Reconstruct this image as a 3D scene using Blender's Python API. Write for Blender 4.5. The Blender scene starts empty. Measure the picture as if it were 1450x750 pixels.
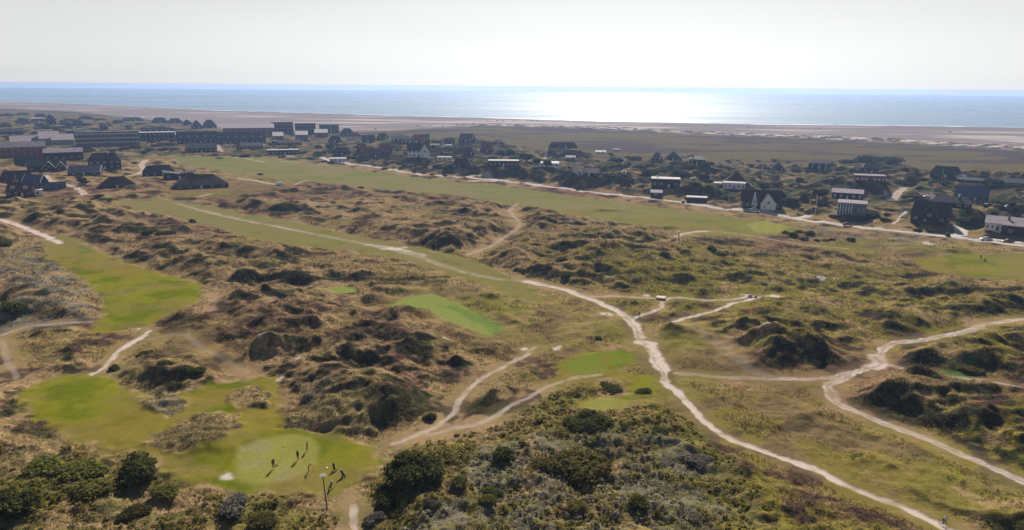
import bpy, bmesh, math, random
import numpy as np
from mathutils import Vector, Matrix
random.seed(7)
SC = bpy.context.scene
COL = SC.collection
R = math.radians
# ------------------------------------------------------------------ camera
CAM_H = 60.0
F = 1000.0                                     # focal length in pixels of the 1450 px wide photograph
PITCH = math.atan(253.0 / F)
ROLL = R(0.474)
_f = np.array([0, math.cos(PITCH), -math.sin(PITCH)])
_r0 = np.array([1.0, 0, 0]); _u0 = np.array([0, math.sin(PITCH), math.cos(PITCH)])
_r = _r0 * math.cos(ROLL) + _u0 * math.sin(ROLL)
_u = -_r0 * math.sin(ROLL) + _u0 * math.cos(ROLL)
cam = bpy.data.cameras.new('camera'); camo = bpy.data.objects.new('camera', cam); COL.objects.link(camo)
camo.matrix_world = Matrix(((_r[0], _u[0], -_f[0], 0), (_r[1], _u[1], -_f[1], 0), (_r[2], _u[2], -_f[2], CAM_H), (0, 0, 0, 1)))
cam.sensor_width = 36; cam.lens = 36 * F / 1450.0; cam.clip_end = 60000; cam.clip_start = 1
SC.camera = camo
def rays(uv):
    uv = np.atleast_2d(np.array(uv, float))
    d = (uv[:, 0:1] - 725) * _r + (375 - uv[:, 1:2]) * _u + F * _f
    return d / np.linalg.norm(d, axis=1, keepdims=True)
def flat(uv):                                  # points of the level plane seen at those places
    d = rays(uv); t = -CAM_H / d[:, 2]
    return d[:, :2] * t[:, None]
def pxm(v, u=725):                             # pixels per metre at a ground point seen at (u, v)
    return (v - (118 + 12 * u / 1450.0) + 3) / CAM_H
# ------------------------------------------------------------------ noise
_rs = np.random.RandomState(11)
_P = _rs.permutation(4096); _A = _rs.rand(4096) * 2 * math.pi
_GX = np.cos(_A).astype(np.float32); _GY = np.sin(_A).astype(np.float32)
def pn(x, y, seed=0):
    x = x + seed * 17.31; y = y - seed * 9.77
    xi = np.floor(x).astype(np.int64); yi = np.floor(y).astype(np.int64)
    xf = (x - xi).astype(np.float32); yf = (y - yi).astype(np.float32)
    def g(i, j, fx, fy):
        h = _P[(_P[(xi + i + seed * 131) & 4095] + yi + j) & 4095]
        return _GX[h] * fx + _GY[h] * fy
    u = xf * xf * xf * (xf * (xf * 6 - 15) + 10); v = yf * yf * yf * (yf * (yf * 6 - 15) + 10)
    a = g(0, 0, xf, yf); b = g(1, 0, xf - 1, yf); c = g(0, 1, xf, yf - 1); d = g(1, 1, xf - 1, yf - 1)
    return (a + u * (b - a)) * (1 - v) + (c + u * (d - c)) * v * 1.0
def fbm(x, y, lam, octv=3, seed=0, gain=0.5):
    s = 0; a = 1.0
    for o in range(octv):
        s = s + a * pn(x / lam, y / lam, seed + o); lam = lam / 2.03; a *= gain
    return s * 1.5
def sst(a, b, x):
    t = np.clip((x - a) / (b - a), 0, 1); return t * t * (3 - 2 * t)
def lerp(a, b, t): return a + (b - a) * t
# ------------------------------------------------------------------ distance fields
def dseg(x, y, p, q):
    dx, dy = q[0] - p[0], q[1] - p[1]; L = dx * dx + dy * dy + 1e-9
    t = np.clip(((x - p[0]) * dx + (y - p[1]) * dy) / L, 0, 1)
    return np.hypot(x - p[0] - t * dx, y - p[1] - t * dy)
def line_mask(x, y, pts, w, soft, ends=None):
    """1 inside half width w, fading over soft"""
    out = np.zeros(x.shape, np.float32); m = w + soft + 1
    for p, q in zip(pts[:-1], pts[1:]):
        i = np.nonzero((x > min(p[0], q[0]) - m) & (x < max(p[0], q[0]) + m) & (y > min(p[1], q[1]) - m) & (y < max(p[1], q[1]) + m))
        if len(i[0]) == 0: continue
        d = dseg(x[i], y[i], p, q)
        out[i] = np.maximum(out[i], 1 - sst(w - soft * .5, w + soft, d))
    return out
def poly_mask(x, y, pts, soft, outer=None):
    P = np.array(pts); m = (outer or soft) + 1
    out = np.zeros(x.shape, np.float32)
    i = np.nonzero((x > P[:, 0].min() - m) & (x < P[:, 0].max() + m) & (y > P[:, 1].min() - m) & (y < P[:, 1].max() + m))
    if len(i[0]) == 0: return out
    X, Y = x[i], y[i]; ins = np.zeros(X.shape, bool); dm = np.full(X.shape, 1e9)
    for k in range(len(P)):
        a, b = P[k], P[(k + 1) % len(P)]
        if abs(a[1] - b[1]) > 1e-9:
            c = ((a[1] > Y) != (b[1] > Y)) & (X < (b[0] - a[0]) * (Y - a[1]) / (b[1] - a[1]) + a[0]); ins ^= c
        dm = np.minimum(dm, dseg(X, Y, a, b))
    sd = np.where(ins, dm, -dm)
    out[i] = sst(-soft if outer is None else -outer, soft, sd); return out
def smooth_line(pts, n=6):                     # Catmull-Rom through the points
    P = [np.array(p, float) for p in pts]; P = [2 * P[0] - P[1]] + P + [2 * P[-1] - P[-2]]; o = []
    for i in range(1, len(P) - 2):
        for k in range(n):
            t = k / n
            o.append(.5 * (2 * P[i] + (P[i + 1] - P[i - 1]) * t + (2 * P[i - 1] - 5 * P[i] + 4 * P[i + 1] - P[i + 2]) * t * t + (3 * P[i] - P[i - 1] - 3 * P[i + 1] + P[i + 2]) * t ** 3))
    o.append(P[-2]); return o
# ------------------------------------------------------------------ survey of the place (read off the photograph, turned into ground points)
FAIRWAYS = [
 [(26,560),(45,545),(90,532),(140,528),(172,545),(200,560),(222,578),(240,582),(262,572),(262,556),(300,546),(345,535),(385,538),(402,560),(398,590),(430,600),(470,612),(520,622),(540,642),(530,665),(500,690),(498,715),(490,715),(480,702),(420,702),(330,697),(270,682),(225,655),(185,642),(150,635),(95,618),(50,595)],
 [(60,345),(90,330),(120,345),(160,365),(215,385),(285,400),(292,415),(275,432),(235,445),(212,462),(165,470),(120,472),(140,455),(150,435),(140,418),(112,390),(75,368)],
 [(165,288),(185,283),(240,283),(300,292),(345,302),(400,310),(470,325),(530,338),(600,352),(680,372),(740,400),(770,425),(740,430),(690,402),(640,390),(560,365),(480,352),(400,348),(330,330),(260,308),(200,298)],
 [(790,520),(825,500),(885,494),(902,508),(872,525),(905,530),(935,535),(930,560),(900,572),(860,580),(828,580),(825,570),(855,560),(893,553),(895,540),(850,535),(800,545),(770,545),(800,532)],
 [(240,222),(380,222),(480,236),(580,250),(655,258),(700,262),(850,282),(980,300),(1100,316),(1142,325),(1120,333),(1000,333),(880,316),(760,296),(640,276),(520,266),(420,256),(330,244),(260,233)],
 [(1290,368),(1340,362),(1450,358),(1560,365),(1560,402),(1450,400),(1380,394),(1310,382)],
]
GREENS = [
 [(335,680),(333,650),(342,632),(370,620),(410,614),(442,618),(452,632),(450,655),(430,672),(400,682),(360,686)],
 [(548,433),(575,420),(612,414),(640,424),(717,464),(692,475),(640,457),(600,438)],
 [(463,408),(480,405),(502,406),(506,414),(475,416)],
 [(826,578),(830,568),(855,562),(892,566),(888,576),(850,584)],
 [(1055,318),(1085,312),(1118,322),(1100,331),(1070,330)],
]
SMOOTH = [
 [(500,440),(560,405),(640,400),(740,420),(770,470),(740,500),(690,495),(620,465),(560,445)],   # closely grazed or trampled rough, hardly any relief
 [(690,400),(740,396),(800,412),(870,440),(905,480),(925,520),(940,545),(1000,560),(960,590),(860,545),(760,500),(700,480),(660,440),(640,420)],
 [(930,470),(1000,480),(1060,525),(1180,540),(1165,560),(1200,590),(1450,690),(1450,740),(1340,735),(1200,680),(1060,620),(1000,585),(950,545)],
 [(200,470),(280,480),(330,500),(300,515),(215,498)],
 [(1125,330),(1340,348),(1450,360),(1450,372),(1300,372),(1180,360),(1120,345)],
 [(330,240),(440,262),(360,275),(240,280),(240,262)],
]
SCRUB = [(-90,640),(90,640),(170,657),(260,692),(330,704),(480,710),(502,718),(535,680),(590,632),(700,597),(780,562),(840,552),(900,566),(990,592),(1010,640),(1060,700),(1100,790),(1050,900),(-90,900)]
KNOLLS = [   # rough knolls left standing in the mown grass
 [(203,634),(214,614),(250,598),(290,586),(336,588),(343,604),(325,625),(280,638),(230,642)], [(320,568),(335,551),(360,546),(386,562),(380,578),(342,580)],
 [(392,602),(430,585),(470,573),(532,578),(540,595),(505,616),(440,610)], [(203,570),(230,553),(262,562),(264,578),(228,592)], [(140,526),(165,515),(205,522),(225,545),(205,556),(180,548)]]
# polyline, half width in metres, sandiness
PATHS = [
 ([(250,288),(290,298),(330,308),(400,322),(480,338),(540,350),(600,366),(650,383),(700,394),(745,398)], 2.0, .25),
 ([(270,294),(330,309),(400,322),(420,326)], .8, .5),
 ([(520,346),(560,352),(600,362)], 2.0, .6),
 ([(745,398),(762,401),(800,410),(830,421),(862,434),(885,447),(902,460)], 1.7, 1),
 ([(745,398),(765,402)], 2.4, 1),
 ([(885,447),(902,465),(908,478)], 1.7, .85),
 ([(906,484),(918,488),(928,505),(938,522)], 2.1, 1),
 ([(912,484),(925,486)], 1.6, 1),
 ([(905,474),(912,488),(938,525),(946,545)], 1.2, .6),
 ([(942,540),(950,548),(975,570),(990,588),(1005,603),(1030,619),(1080,637),(1150,663),(1215,693),(1270,715),(1330,742),(1370,760),(1420,785)], 1.15, 1),
 ([(835,420),(870,419),(905,421),(945,423)], .8, .6),
 ([(900,449),(920,443),(935,435),(942,426),(958,421),(1000,425),(1040,423),(1062,420)], 1.0, .65),
 ([(955,456),(985,447),(1012,440),(1035,431),(1052,426),(1075,421)], .9, .95),
 ([(1050,421),(1085,419),(1110,420)], .7, .4),
 ([(1470,450),(1430,454),(1400,458),(1360,470),(1310,480),(1262,487),(1247,499),(1243,513),(1215,525),(1195,530)], 1.4, .8),
 ([(1195,530),(1170,535),(1100,537)], 1.2, .6), ([(1100,537),(1020,533),(960,529)], 1.2, .34),
 ([(1262,487),(1300,482),(1360,471),(1390,464)], 1.5, .5),
 ([(1240,505),(1248,516),(1235,520)], 2.4, .8),
 ([(1245,515),(1262,517),(1285,523),(1330,531),(1400,540),(1460,552)], .9, .5),
 ([(1205,530),(1185,540),(1172,548),(1176,562),(1200,577),(1240,594),(1300,617),(1350,638),(1400,660),(1470,690)], 1.3, .7),
 ([(1172,550),(1180,564)], 1.6, .5),
 ([(560,628),(575,622),(602,611),(626,599),(640,585),(648,570),(665,549),(700,525),(740,505),(758,490)], .9, .5),
 ([(590,618),(640,608),(690,595),(720,578),(755,558),(800,538),(850,530)], .9, .36),
 ([(130,530),(145,522),(160,508),(172,494),(186,484),(205,475),(212,468)], .8, .8),
 ([(172,494),(188,485),(206,474)], 1.2, .9),
 ([(0,311),(15,316),(35,323),(55,331),(72,338),(84,344)], 2.0, .95),
 ([(-40,485),(0,475),(30,465),(70,459),(130,455)], 1.0, .3),
 ([(-20,470),(2,485),(8,505),(24,535)], 1.0, .22),
 ([(212,480),(260,478),(290,500),(330,520),(350,530)], 1.2, .14),
 ([(66,249),(70,255),(89,260),(106,264),(115,270),(118,275),(108,278),(79,279)], 2.2, .85),
 ([(207,226),(200,233),(204,240),(196,246),(186,248)], 2.6, .8),
 ([(760,226),(771,225),(776,219),(782,212)], 2.2, .7),
 ([(338,253),(359,255),(378,259),(395,262)], 1.8, .8), ([(418,262),(436,255)], 1.5, .5),
 ([(280,279),(300,274)], 1.8, .5),
 ([(664,361),(680,354),(697,347),(712,337),(735,321),(728,306),(722,298),(733,287)], 1.3, .4),
 ([(957,335),(968,331),(985,328),(1000,327)], 1.8, .8), ([(1000,326),(1060,333),(1130,345),(1200,352)], 1.3, .25),
 ([(500,716),(503,735),(508,770)], .7, .55),
 ([(660,251),(672,249),(690,251),(700,256),(685,256),(665,256)], 2.6, .9),
 ([(1256,279),(1264,283),(1272,273),(1280,267)], 2.6, .85), ([(1280,267),(1298,262)], 1.0, .5),
 ([(1265,318),(1275,307),(1283,300)], .9, .9),
 ([(1010,254),(1020,255),(1032,257)], 1.6, .6), ([(985,253),(1012,256)], 1.4, .5),
 ([(280,415),(310,425),(300,450)], .8, .1),
 ([(960,455),(1000,480),(1030,502),(1060,522),(1090,533)], 2.2, .12),
 ([(120,205),(190,204)], 2.5, .8), ([(120,210),(200,219)], 1.6, .5),
 ([(475,205),(505,207)], 2.5, .6), ([(395,218),(415,222)], 3, .6), ([(300,222),(330,222),(375,229)], 2.0, .5),
 ([(398,228),(422,230)], 2.0, .5), ([(306,204),(312,215)], 3.5, .7),
]
ROADS = [
 ([(455,223),(472,229),(496,232),(540,238),(580,246),(620,250),(660,252),(700,255),(728,258),(764,263),(800,268),(860,275),(912,281),(960,287),(1008,294),(1056,301),(1092,305),(1123,310),(1147,314),(1192,319),(1253,327),(1341,337),(1387,341),(1450,349),(1560,362),(1700,380)], 2.2),
 ([(1344,337),(1358,334),(1361,328),(1352,322),(1342,320)], 2.4),
 ([(1123,310),(1138,308),(1146,306)], 1.9),
 ([(1385,341),(1410,340),(1440,344)], 2.6),
]
SHORE = [(-500,118+14),(-260,132),(-100,138),(0,143),(300,155.5),(560,163),(850,171),(1100,175.5),(1450,179.5),(1750,186),(2400,205)]
VEG = [(-500,150),(-100,152),(0,153),(100,157),(160,163),(210,168),(270,171),(310,180),(330,183),(500,184.5),(560,183),(610,180),(680,174),(850,178),(1000,185.5),(1140,190),(1300,197),(1450,206),(1750,218),(2400,250)]
DUNE_END = [(-500,155),(0,158),(200,172),(300,181),(560,190),(700,199),(860,220),(1000,225),(1200,229),(1450,243),(1800,262),(2400,290)]
SANDSPOTS = [(320,674,16,6),(1372,491,9,4),(1355,484,8,3),(1387,549,9,2),(1162,398,8,3),(1184,398,4,2),(195,465,6,3),(560,352,20,3),(1380,572,9,3),(1335,650,0,0),
 (925,378,9,2),(1080,489,8,3),(742,493,6,3),(915,418,7,3),(1060,419,9,3),(372,501,8,3),(398,537,7,3),(422,514,6,3),(862,446,14,5),(788,493,8,4),(632,490,6,3),(1315,345,10,3),(1095,420,10,3)]
GREY = [  # grey creeping willow and lichen heath
 [(-80,355),(40,345),(75,368),(108,388),(138,415),(142,440),(115,460),(30,470),(-80,480)],
 [(1125,326),(1165,322),(1215,332),(1290,335),(1335,345),(1330,357),(1260,352),(1180,345)],
 [(640,690),(700,640),(760,620),(820,640),(860,610),(960,625),(1000,660),(1040,700),(1010,750),(900,760),(760,770),(560,760),(640,700)],
 [(205,570),(230,555),(262,565),(262,580),(225,590)],
 [(40,640),(75,632),(90,650),(60,665)],
 [(430,560),(450,545),(480,560),(455,575)],
]
# ridges and mounds: x, y of the foot of the side towards the camera, width in px, height in m, depth factor
MOUNDS = [
 (541,313,80,5,1),(513,303,50,4,1),(627,352,62,5.5,1),(647,328,120,4.5,1),(590,335,70,4,1),(633,292,34,4,1),(557,418,72,4,1),(680,424,56,3.2,1),
 (590,455,72,4.5,1),(485,460,55,2.8,1),(700,308,52,4.5,1),(660,302,48,3.5,1),(400,374,42,3,1),(740,322,14,2.5,1),(770,346,90,5,1),(815,380,88,8,1.3),(862,372,52,8,1),
 (868,390,80,4,1),(919,381,42,3.5,1),(884,436,100,2.6,.7),(990,445,90,3.4,.6),(1101,443,70,4.5,1),(1079,497,90,4.2,1),(1205,385,62,4,1),(1323,424,110,4.5,1),
 (1109,415,40,3,1),(1192,437,60,4.5,1),(1170,462,60,4,1),(1140,512,130,4.2,1.8),(1360,500,140,2.6,1.8),(1285,510,62,2.6,1),(1352,408,54,3,1),(1440,415,40,3,1),
 (1280,548,80,2.6,1),(1370,580,150,1.6,1.8),(1225,658,60,1.8,1),(451,548,110,4.4,1.3),(468,606,150,4,1.2),(537,562,60,3,1),(372,508,50,2.6,1),(712,572,96,2.2,1.3),(598,498,90,3.2,1),
 (272,640,146,3.8,1.7),(353,578,68,2,1.8),(235,577,58,2.2,1),(215,538,130,1.8,1.2),(317,518,56,2,1),(150,490,100,2.2,1),(285,545,50,2.2,1),
 (876,268,80,7,1.2),(960,252,110,6,1.2),(855,268,60,6,1.2),(1090,253,60,3.5,1),(1040,290,40,3,1),(985,276,60,3,1),(1310,272,110,5,1.4),(1430,285,90,6,1.4),
 (1200,312,90,3.5,1.3),(1390,310,70,4,1.3),(1160,287,50,4,1),(1300,297,90,3.5,1.2),(725,238,60,4,1),(590,240,60,3,1),
 (150,318,60,2.5,1),(155,300,70,2.5,1),(290,330,60,2,1),(330,400,70,3,1),(390,400,60,3,1),(420,440,70,3,1),(330,430,50,2.5,1),(480,520,80,3,1),(560,530,60,3,1),(650,520,70,3,1),
 (1010,380,50,3,1),(1060,400,60,3.5,1),(960,400,60,3,1),(740,430,30,2,1),(1420,455,60,2.5,1),(1260,460,60,3,1),(1300,440,60,3,1),(130,340,50,2,1),(25,450,60,2,1),
 (905,612,90,2.2,1.4),(960,605,70,2,1.2),(815,600,110,2,1.4),(1000,640,60,1.6,1.2),(860,300,60,3,1),(940,325,60,3,1),
]
# ------------------------------------------------------------------ terrain heights
def W(pts): return [tuple(p) for p in flat(pts)]
wF = [W(p) for p in FAIRWAYS]; wG = [W(p) for p in GREENS]; wS = [W(p) for p in SMOOTH]; wGy = [W(p) for p in GREY]
wP = [(smooth_line(W(p), 5), w, s) for p, w, s in PATHS]
wR = [(smooth_line(W(p), 4), w) for p, w in ROADS]
def curve_y(pts):                               # a ground line as y over direction x/y
    Q = flat(pts); a = Q[:, 0] / Q[:, 1]; o = np.argsort(a); return a[o], np.hypot(Q[:, 0], Q[:, 1])[o]
cSh, cVe, cDu = curve_y(SHORE), curve_y(VEG), curve_y(DUNE_END)
NR, NC = 1330, 1180
_lr = np.linspace(math.log(34), math.log(3400), NR); _az = np.linspace(R(-50), R(50), NC)
rr, aa = np.meshgrid(np.exp(_lr), _az, indexing='ij')
X = (rr * np.sin(aa)).astype(np.float64); Y = (rr * np.cos(aa)).astype(np.float64)
tanA = np.tan(aa); spacing = rr * 0.0042
wx = X + 2.2 * pn(X / 7, Y / 7, 51) + 1.0 * pn(X / 2.3, Y / 2.3, 53); wy = Y + 2.2 * pn(X / 7, Y / 7, 52) + 1.0 * pn(X / 2.3, Y / 2.3, 54)
mF = np.zeros(X.shape, np.float32)
for p in wF: mF = np.maximum(mF, poly_mask(wx, wy, p, 2.6))
wK = [W(p) for p in KNOLLS]; mFh = np.zeros(X.shape, np.float32)
for p in wF + wG: mFh = np.maximum(mFh, poly_mask(wx, wy, p, 0, 13))
for p in wK: mF = mF * (1 - poly_mask(wx, wy, p, .8))
mG = np.zeros(X.shape, np.float32)
for p in wG: mG = np.maximum(mG, poly_mask(X, Y, p, .9))
mS = np.zeros(X.shape, np.float32)
for p in wS: mS = np.maximum(mS, poly_mask(wx, wy, p, 7))
mP = np.zeros(X.shape, np.float32); mPw = np.zeros(X.shape, np.float32); mPh = np.zeros(X.shape, np.float32); mHa = np.zeros(X.shape, np.float32)
jx = X + .55 * pn(X / 1.7, Y / 1.7, 61) + .8 * pn(X / 6, Y / 6, 62); jy = Y + .55 * pn(X / 1.7, Y / 1.7, 63) + .8 * pn(X / 6, Y / 6, 64)
for p, w, s in wP:
    mP = np.maximum(mP, s * line_mask(jx, jy, p, w * .60, w * .36)); mq = line_mask(X, Y, p, w + 1, 2.5); mPw = np.maximum(mPw, mq); mHa = np.maximum(mHa, mq * min(1, s * 1.4))
    mPh = np.maximum(mPh, (.35 if s < .2 else 1) * line_mask(X, Y, p, w + 3, 6))
    if w >= 1.1 and .3 < s < .9: mP = mP * (1 - .55 * line_mask(jx, jy, p, w * .12, w * .22))
mR = np.zeros(X.shape, np.float32); mRw = np.zeros(X.shape, np.float32)
for p, w in wR:
    mR = np.maximum(mR, line_mask(X, Y, p, w, .35)); mRw = np.maximum(mRw, line_mask(X, Y, p, w + 3, 15)); mRw = np.maximum(mRw, .92 * line_mask(X, Y, [(a * (1 - 16 / b), b - 16) for a, b in p], 10, 12))
dSh = np.interp(tanA, *cSh) - rr; dVe = np.interp(tanA, *cVe) - rr; dDu = np.interp(tanA, *cDu) - rr    # metres inland of each line
rg = np.interp(tanA, *cVe)
dVe = dVe + 14 * fbm(X, Y, 60, 3, 71)
inland = sst(-10, 60, dVe)
duneA = sst(0, 90, dDu)
town = (1 - sst(-.27, -.15, tanA)) * sst(430, 520, rr)
smooth = np.clip(np.maximum.reduce([mFh, mG, mS * .7, mPh * .9, mRw]), 0, 1); fine = 1 - np.clip(np.maximum.reduce([mF, mG, mPw * .9, mRw * .5, .45 * mS]), 0, 1)
fore = poly_mask(wx, wy, W(SCRUB), 2.5)                                       # the scrubby hollow nearest the camera
rough = (1 - smooth)
gx = X + 9 * pn(X / 34, Y / 34, 1); gy = Y + 9 * pn(X / 34, Y / 34, 2)
ridge = np.clip(1 - 2.3 * np.abs(pn(gx / 34, gy / 24, 3)), 0, 1)
ridge2 = np.clip(1 - 2.2 * np.abs(pn(gx / 15, gy / 11, 5)), 0, 1)
clus = sst(-.35, .35, pn(X / 85, Y / 85, 4) * 1.6 + .12)
cBe = curve_y([(-500,240),(0,236),(100,234),(240,222),(380,222),(480,235),(655,250),(860,273),(1140,308),(1450,345),(1800,390),(2400,460)])
belt = sst(0, 20, rr - np.interp(tanA, *cBe)) * duneA * (1 - town)
amp = (1 + .6 * belt) * duneA * lerp(1, .35, town) * lerp(1, .35, fore) * rough
ridge3 = np.clip(1 - 2.2 * np.abs(pn(gx / 7.5, gy / 5.5, 7)), 0, 1)
H = amp * (2.6 * ridge ** 1.3 * (.3 + .7 * clus) + 1.25 * ridge2 ** 1.1 * (.35 + .65 * clus) + .6 * ridge3 * (.3 + .7 * clus) + 1.7 * fbm(X, Y, 44, 2, 8))
def octave(lam, a, seed):
    k = 1 - sst(.3, .62, spacing / lam)
    return a * k * pn(X / lam, Y / lam, seed) * 2
gr_am = fine * inland * lerp(.55, 1, duneA)
H = H + gr_am * (octave(6.5, .50, 10) + octave(3.4, .31, 12) + octave(1.7, .25, 13) + octave(.85, .14, 14))
far = sst(230, 500, rr)
H = H + gr_am * far * (octave(12, .8, 15) + octave(7, .6, 16))
H = H + .35 * fbm(X, Y, 60, 2, 9) * inland + .07 * octave(2.5, 1, 17) * inland * rough
for (u, v, w, h, dp) in MOUNDS:
    h *= .40; c = flat([(u, v)])[0]; s = (v - (118 + 12 * u / 1450.) + 3) / CAM_H
    a = w / s / 2; b = h * 2.3; bb = max(a * .55 * dp, h * 2.6) ; cy = c[1] + b
    i = np.nonzero((np.abs(X - c[0]) < 2.4 * a) & (Y > cy - 3.2 * b - 6) & (Y < cy + 3 * bb + 6))
    if len(i[0]) == 0: continue
    x, y = wx[i] - c[0], wy[i] - cy + .10 * h * np.abs(X[i] - c[0]) ** 2 / (a * a + 1) * 1.5 + (1.2 + h) * pn(X[i] / 12, Y[i] / 12, 33) + .9 * pn(X[i] / 5, Y[i] / 5, 34)
    ty = np.where(y < 0, y / b, y / bb)
    prof = np.exp(-(np.abs(ty) ** 2.2)) * np.exp(-(np.abs(x / a)) ** 2.0 * 1.25)
    H[i] += (h * prof * np.clip(.9 + .75 * pn(X[i] / 14, Y[i] / 14, 31) + .3 * pn(X[i] / 6, Y[i] / 6, 32), .1, 1.6)) * (1 - .85 * mRw[i]) * (1 - .65 * mPh[i]) * (1 - mG[i]) * (1 - .8 * np.minimum(mP[i] * 1.5, 1))
# frontal dune line, beach and sea bed
front = np.exp(-((dVe - 35) / 40.) ** 2) * sst(-.12, .02, tanA)
H += front * np.clip(2.2 * fbm(X, Y, 26, 3, 21) + 1.2, 0, 5)
H = H * inland
H = np.where(dSh < 45, H - sst(0, 1, (45 - dSh) / 60.) * 1.6 - np.clip(-dSh / 50., 0, 3), H)
H *= 1 - .8 * mPh * (1 - sst(260, 420, rr))
H -= .12 * mP * (1 - far)
H += .35 * mR
H0 = H.copy()
def hgt(x, y, G=None):
    G = H if G is None else G
    x = np.asarray(x, float); y = np.asarray(y, float)
    r = np.clip((np.log(np.hypot(x, y)) - _lr[0]) / (_lr[1] - _lr[0]), 0, NR - 1.001); c = np.clip((np.arctan2(x, y) - _az[0]) / (_az[1] - _az[0]), 0, NC - 1.001)
    i = r.astype(int); j = c.astype(int); fr = r - i; fc = c - j
    return (G[i, j] * (1 - fr) + G[i + 1, j] * fr) * (1 - fc) + (G[i, j + 1] * (1 - fr) + G[i + 1, j + 1] * fr) * fc
_tt = np.exp(np.linspace(math.log(60), math.log(5500), 2600))
def ground(u, v):                               # where the ground stands at that place of the view
    d = rays([(u, v)])[0]; x, y, z = d[0] * _tt, d[1] * _tt, CAM_H + d[2] * _tt
    g = hgt(x, y); k = np.nonzero(z <= g)[0]
    if len(k) == 0 or k[0] == 0: p = flat([(u, max(v, 135))])[0]; return float(p[0]), float(p[1]), float(hgt(p[0], p[1]))
    k = k[0]; a = (z[k - 1] - g[k - 1]); b = g[k] - z[k]; t = a / (a + b + 1e-9)
    X_, Y_ = lerp(x[k - 1], x[k], t), lerp(y[k - 1], y[k], t)
    return float(X_), float(Y_), float(hgt(X_, Y_))
def project(x, y, z):
    p = np.stack([x, y, z - CAM_H], -1); d = p @ _f
    return 725 + F * (p @ _r) / d, 375 - F * (p @ _u) / d
PADS = []
def pad(x, y, r, z=None):
    """level building plot"""
    global H
    i = np.nonzero((np.abs(X - x) < r * 2.2) & (np.abs(Y - y) < r * 2.2))
    d = np.hypot(X[i] - x, Y[i] - y); z = float(hgt(x, y)) if z is None else z
    H[i] = lerp(H[i], z, 1 - sst(r * .9, r * 1.7, d)); PADS.append((x, y, r))
    return z
# ------------------------------------------------------------------ light and materials
SUN_AZ, SUN_EL = R(8.3), R(34)
EXPO, SUN_S, SKY_S = 0.5, 5.0, 0.046
HAZE_D, HAZE_C = 0.00014, (.42, .60, 1.0)
w = bpy.data.worlds.new('World'); SC.world = w; w.use_nodes = True; nt = w.node_tree
sk = nt.nodes.new('ShaderNodeTexSky'); sk.sky_type = 'NISHITA'; sk.sun_disc = False; sk.sun_elevation = SUN_EL; sk.sun_rotation = SUN_AZ
sk.air_density = 1.0; sk.dust_density = 0.6; sk.ozone_density = 2.0; sk.altitude = 0
tc = nt.nodes.new('ShaderNodeTexCoord'); sx = nt.nodes.new('ShaderNodeSeparateXYZ'); nt.links.new(tc.outputs['Generated'], sx.inputs[0])
mz = nt.nodes.new('ShaderNodeMath'); mz.operation = 'MAXIMUM'; nt.links.new(sx.outputs['Z'], mz.inputs[0]); mz.inputs[1].default_value = .012   # the sky below the horizon is as pale as at the horizon
cz = nt.nodes.new('ShaderNodeCombineXYZ'); nt.links.new(sx.outputs['X'], cz.inputs[0]); nt.links.new(sx.outputs['Y'], cz.inputs[1]); nt.links.new(mz.outputs[0], cz.inputs[2]); nt.links.new(cz.outputs[0], sk.inputs[0])
mr = nt.nodes.new('ShaderNodeMapRange'); nt.links.new(sx.outputs['Z'], mr.inputs[0])
for i_, v_ in enumerate((0.10, 0.30, 1.0, 0.0)): mr.inputs[1 + i_].default_value = v_
bw = nt.nodes.new('ShaderNodeRGBToBW'); nt.links.new(sk.outputs[0], bw.inputs[0])
mpk = nt.nodes.new('ShaderNodeMapping'); mpk.inputs['Scale'].default_value = (1.2, 1.2, 9); nt.links.new(tc.outputs['Generated'], mpk.inputs[0])
cn = nt.nodes.new('ShaderNodeTexNoise'); cn.inputs['Scale'].default_value = 1.6; cn.inputs['Detail'].default_value = 4; nt.links.new(mpk.outputs[0], cn.inputs['Vector'])
cr = nt.nodes.new('ShaderNodeMapRange'); nt.links.new(cn.outputs['Fac'], cr.inputs[0])
for i_, v_ in enumerate((0.3, 0.7, .97, 1.05)): cr.inputs[1 + i_].default_value = v_
mu = nt.nodes.new('ShaderNodeMath'); mu.operation = 'MULTIPLY'; nt.links.new(bw.outputs[0], mu.inputs[0]); nt.links.new(cr.outputs[0], mu.inputs[1])
vl = nt.nodes.new('ShaderNodeMath'); vl.operation = 'MULTIPLY_ADD'; nt.links.new(mu.outputs[0], vl.inputs[0]); vl.inputs[1].default_value = .74; vl.inputs[2].default_value = 5.9
cb = nt.nodes.new('ShaderNodeVectorMath'); cb.operation = 'SCALE'; cb.inputs[0].default_value = (.992, 1.0, 1.008); nt.links.new(vl.outputs[0], cb.inputs['Scale'])
mx = nt.nodes.new('ShaderNodeMix'); mx.data_type = 'RGBA'; nt.links.new(mr.outputs[0], mx.inputs[0]); nt.links.new(sk.outputs[0], mx.inputs[6]); nt.links.new(cb.outputs[0], mx.inputs[7])
nt.links.new(mx.outputs[2], nt.nodes['Background'].inputs['Color']); nt.nodes['Background'].inputs['Strength'].default_value = SKY_S
ld = bpy.data.lights.new('sun', 'SUN'); lo = bpy.data.objects.new('sun', ld); COL.objects.link(lo)
ld.energy = SUN_S; ld.angle = R(.53); ld.color = (1, .92, .80)
sd = Vector((math.sin(SUN_AZ) * math.cos(SUN_EL), math.cos(SUN_AZ) * math.cos(SUN_EL), math.sin(SUN_EL)))
lo.rotation_euler = sd.to_track_quat('Z', 'Y').to_euler(); lo.location = (0, 0, 200)
vs = SC.view_settings; vs.view_transform = 'Standard'; vs.look = 'None'; vs.exposure = EXPO; vs.gamma = 1; vs.use_curve_mapping = False
SC.cycles.max_bounces = 5; SC.cycles.volume_bounces = 0; SC.cycles.diffuse_bounces = 2; SC.cycles.glossy_bounces = 2
M = {}
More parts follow.
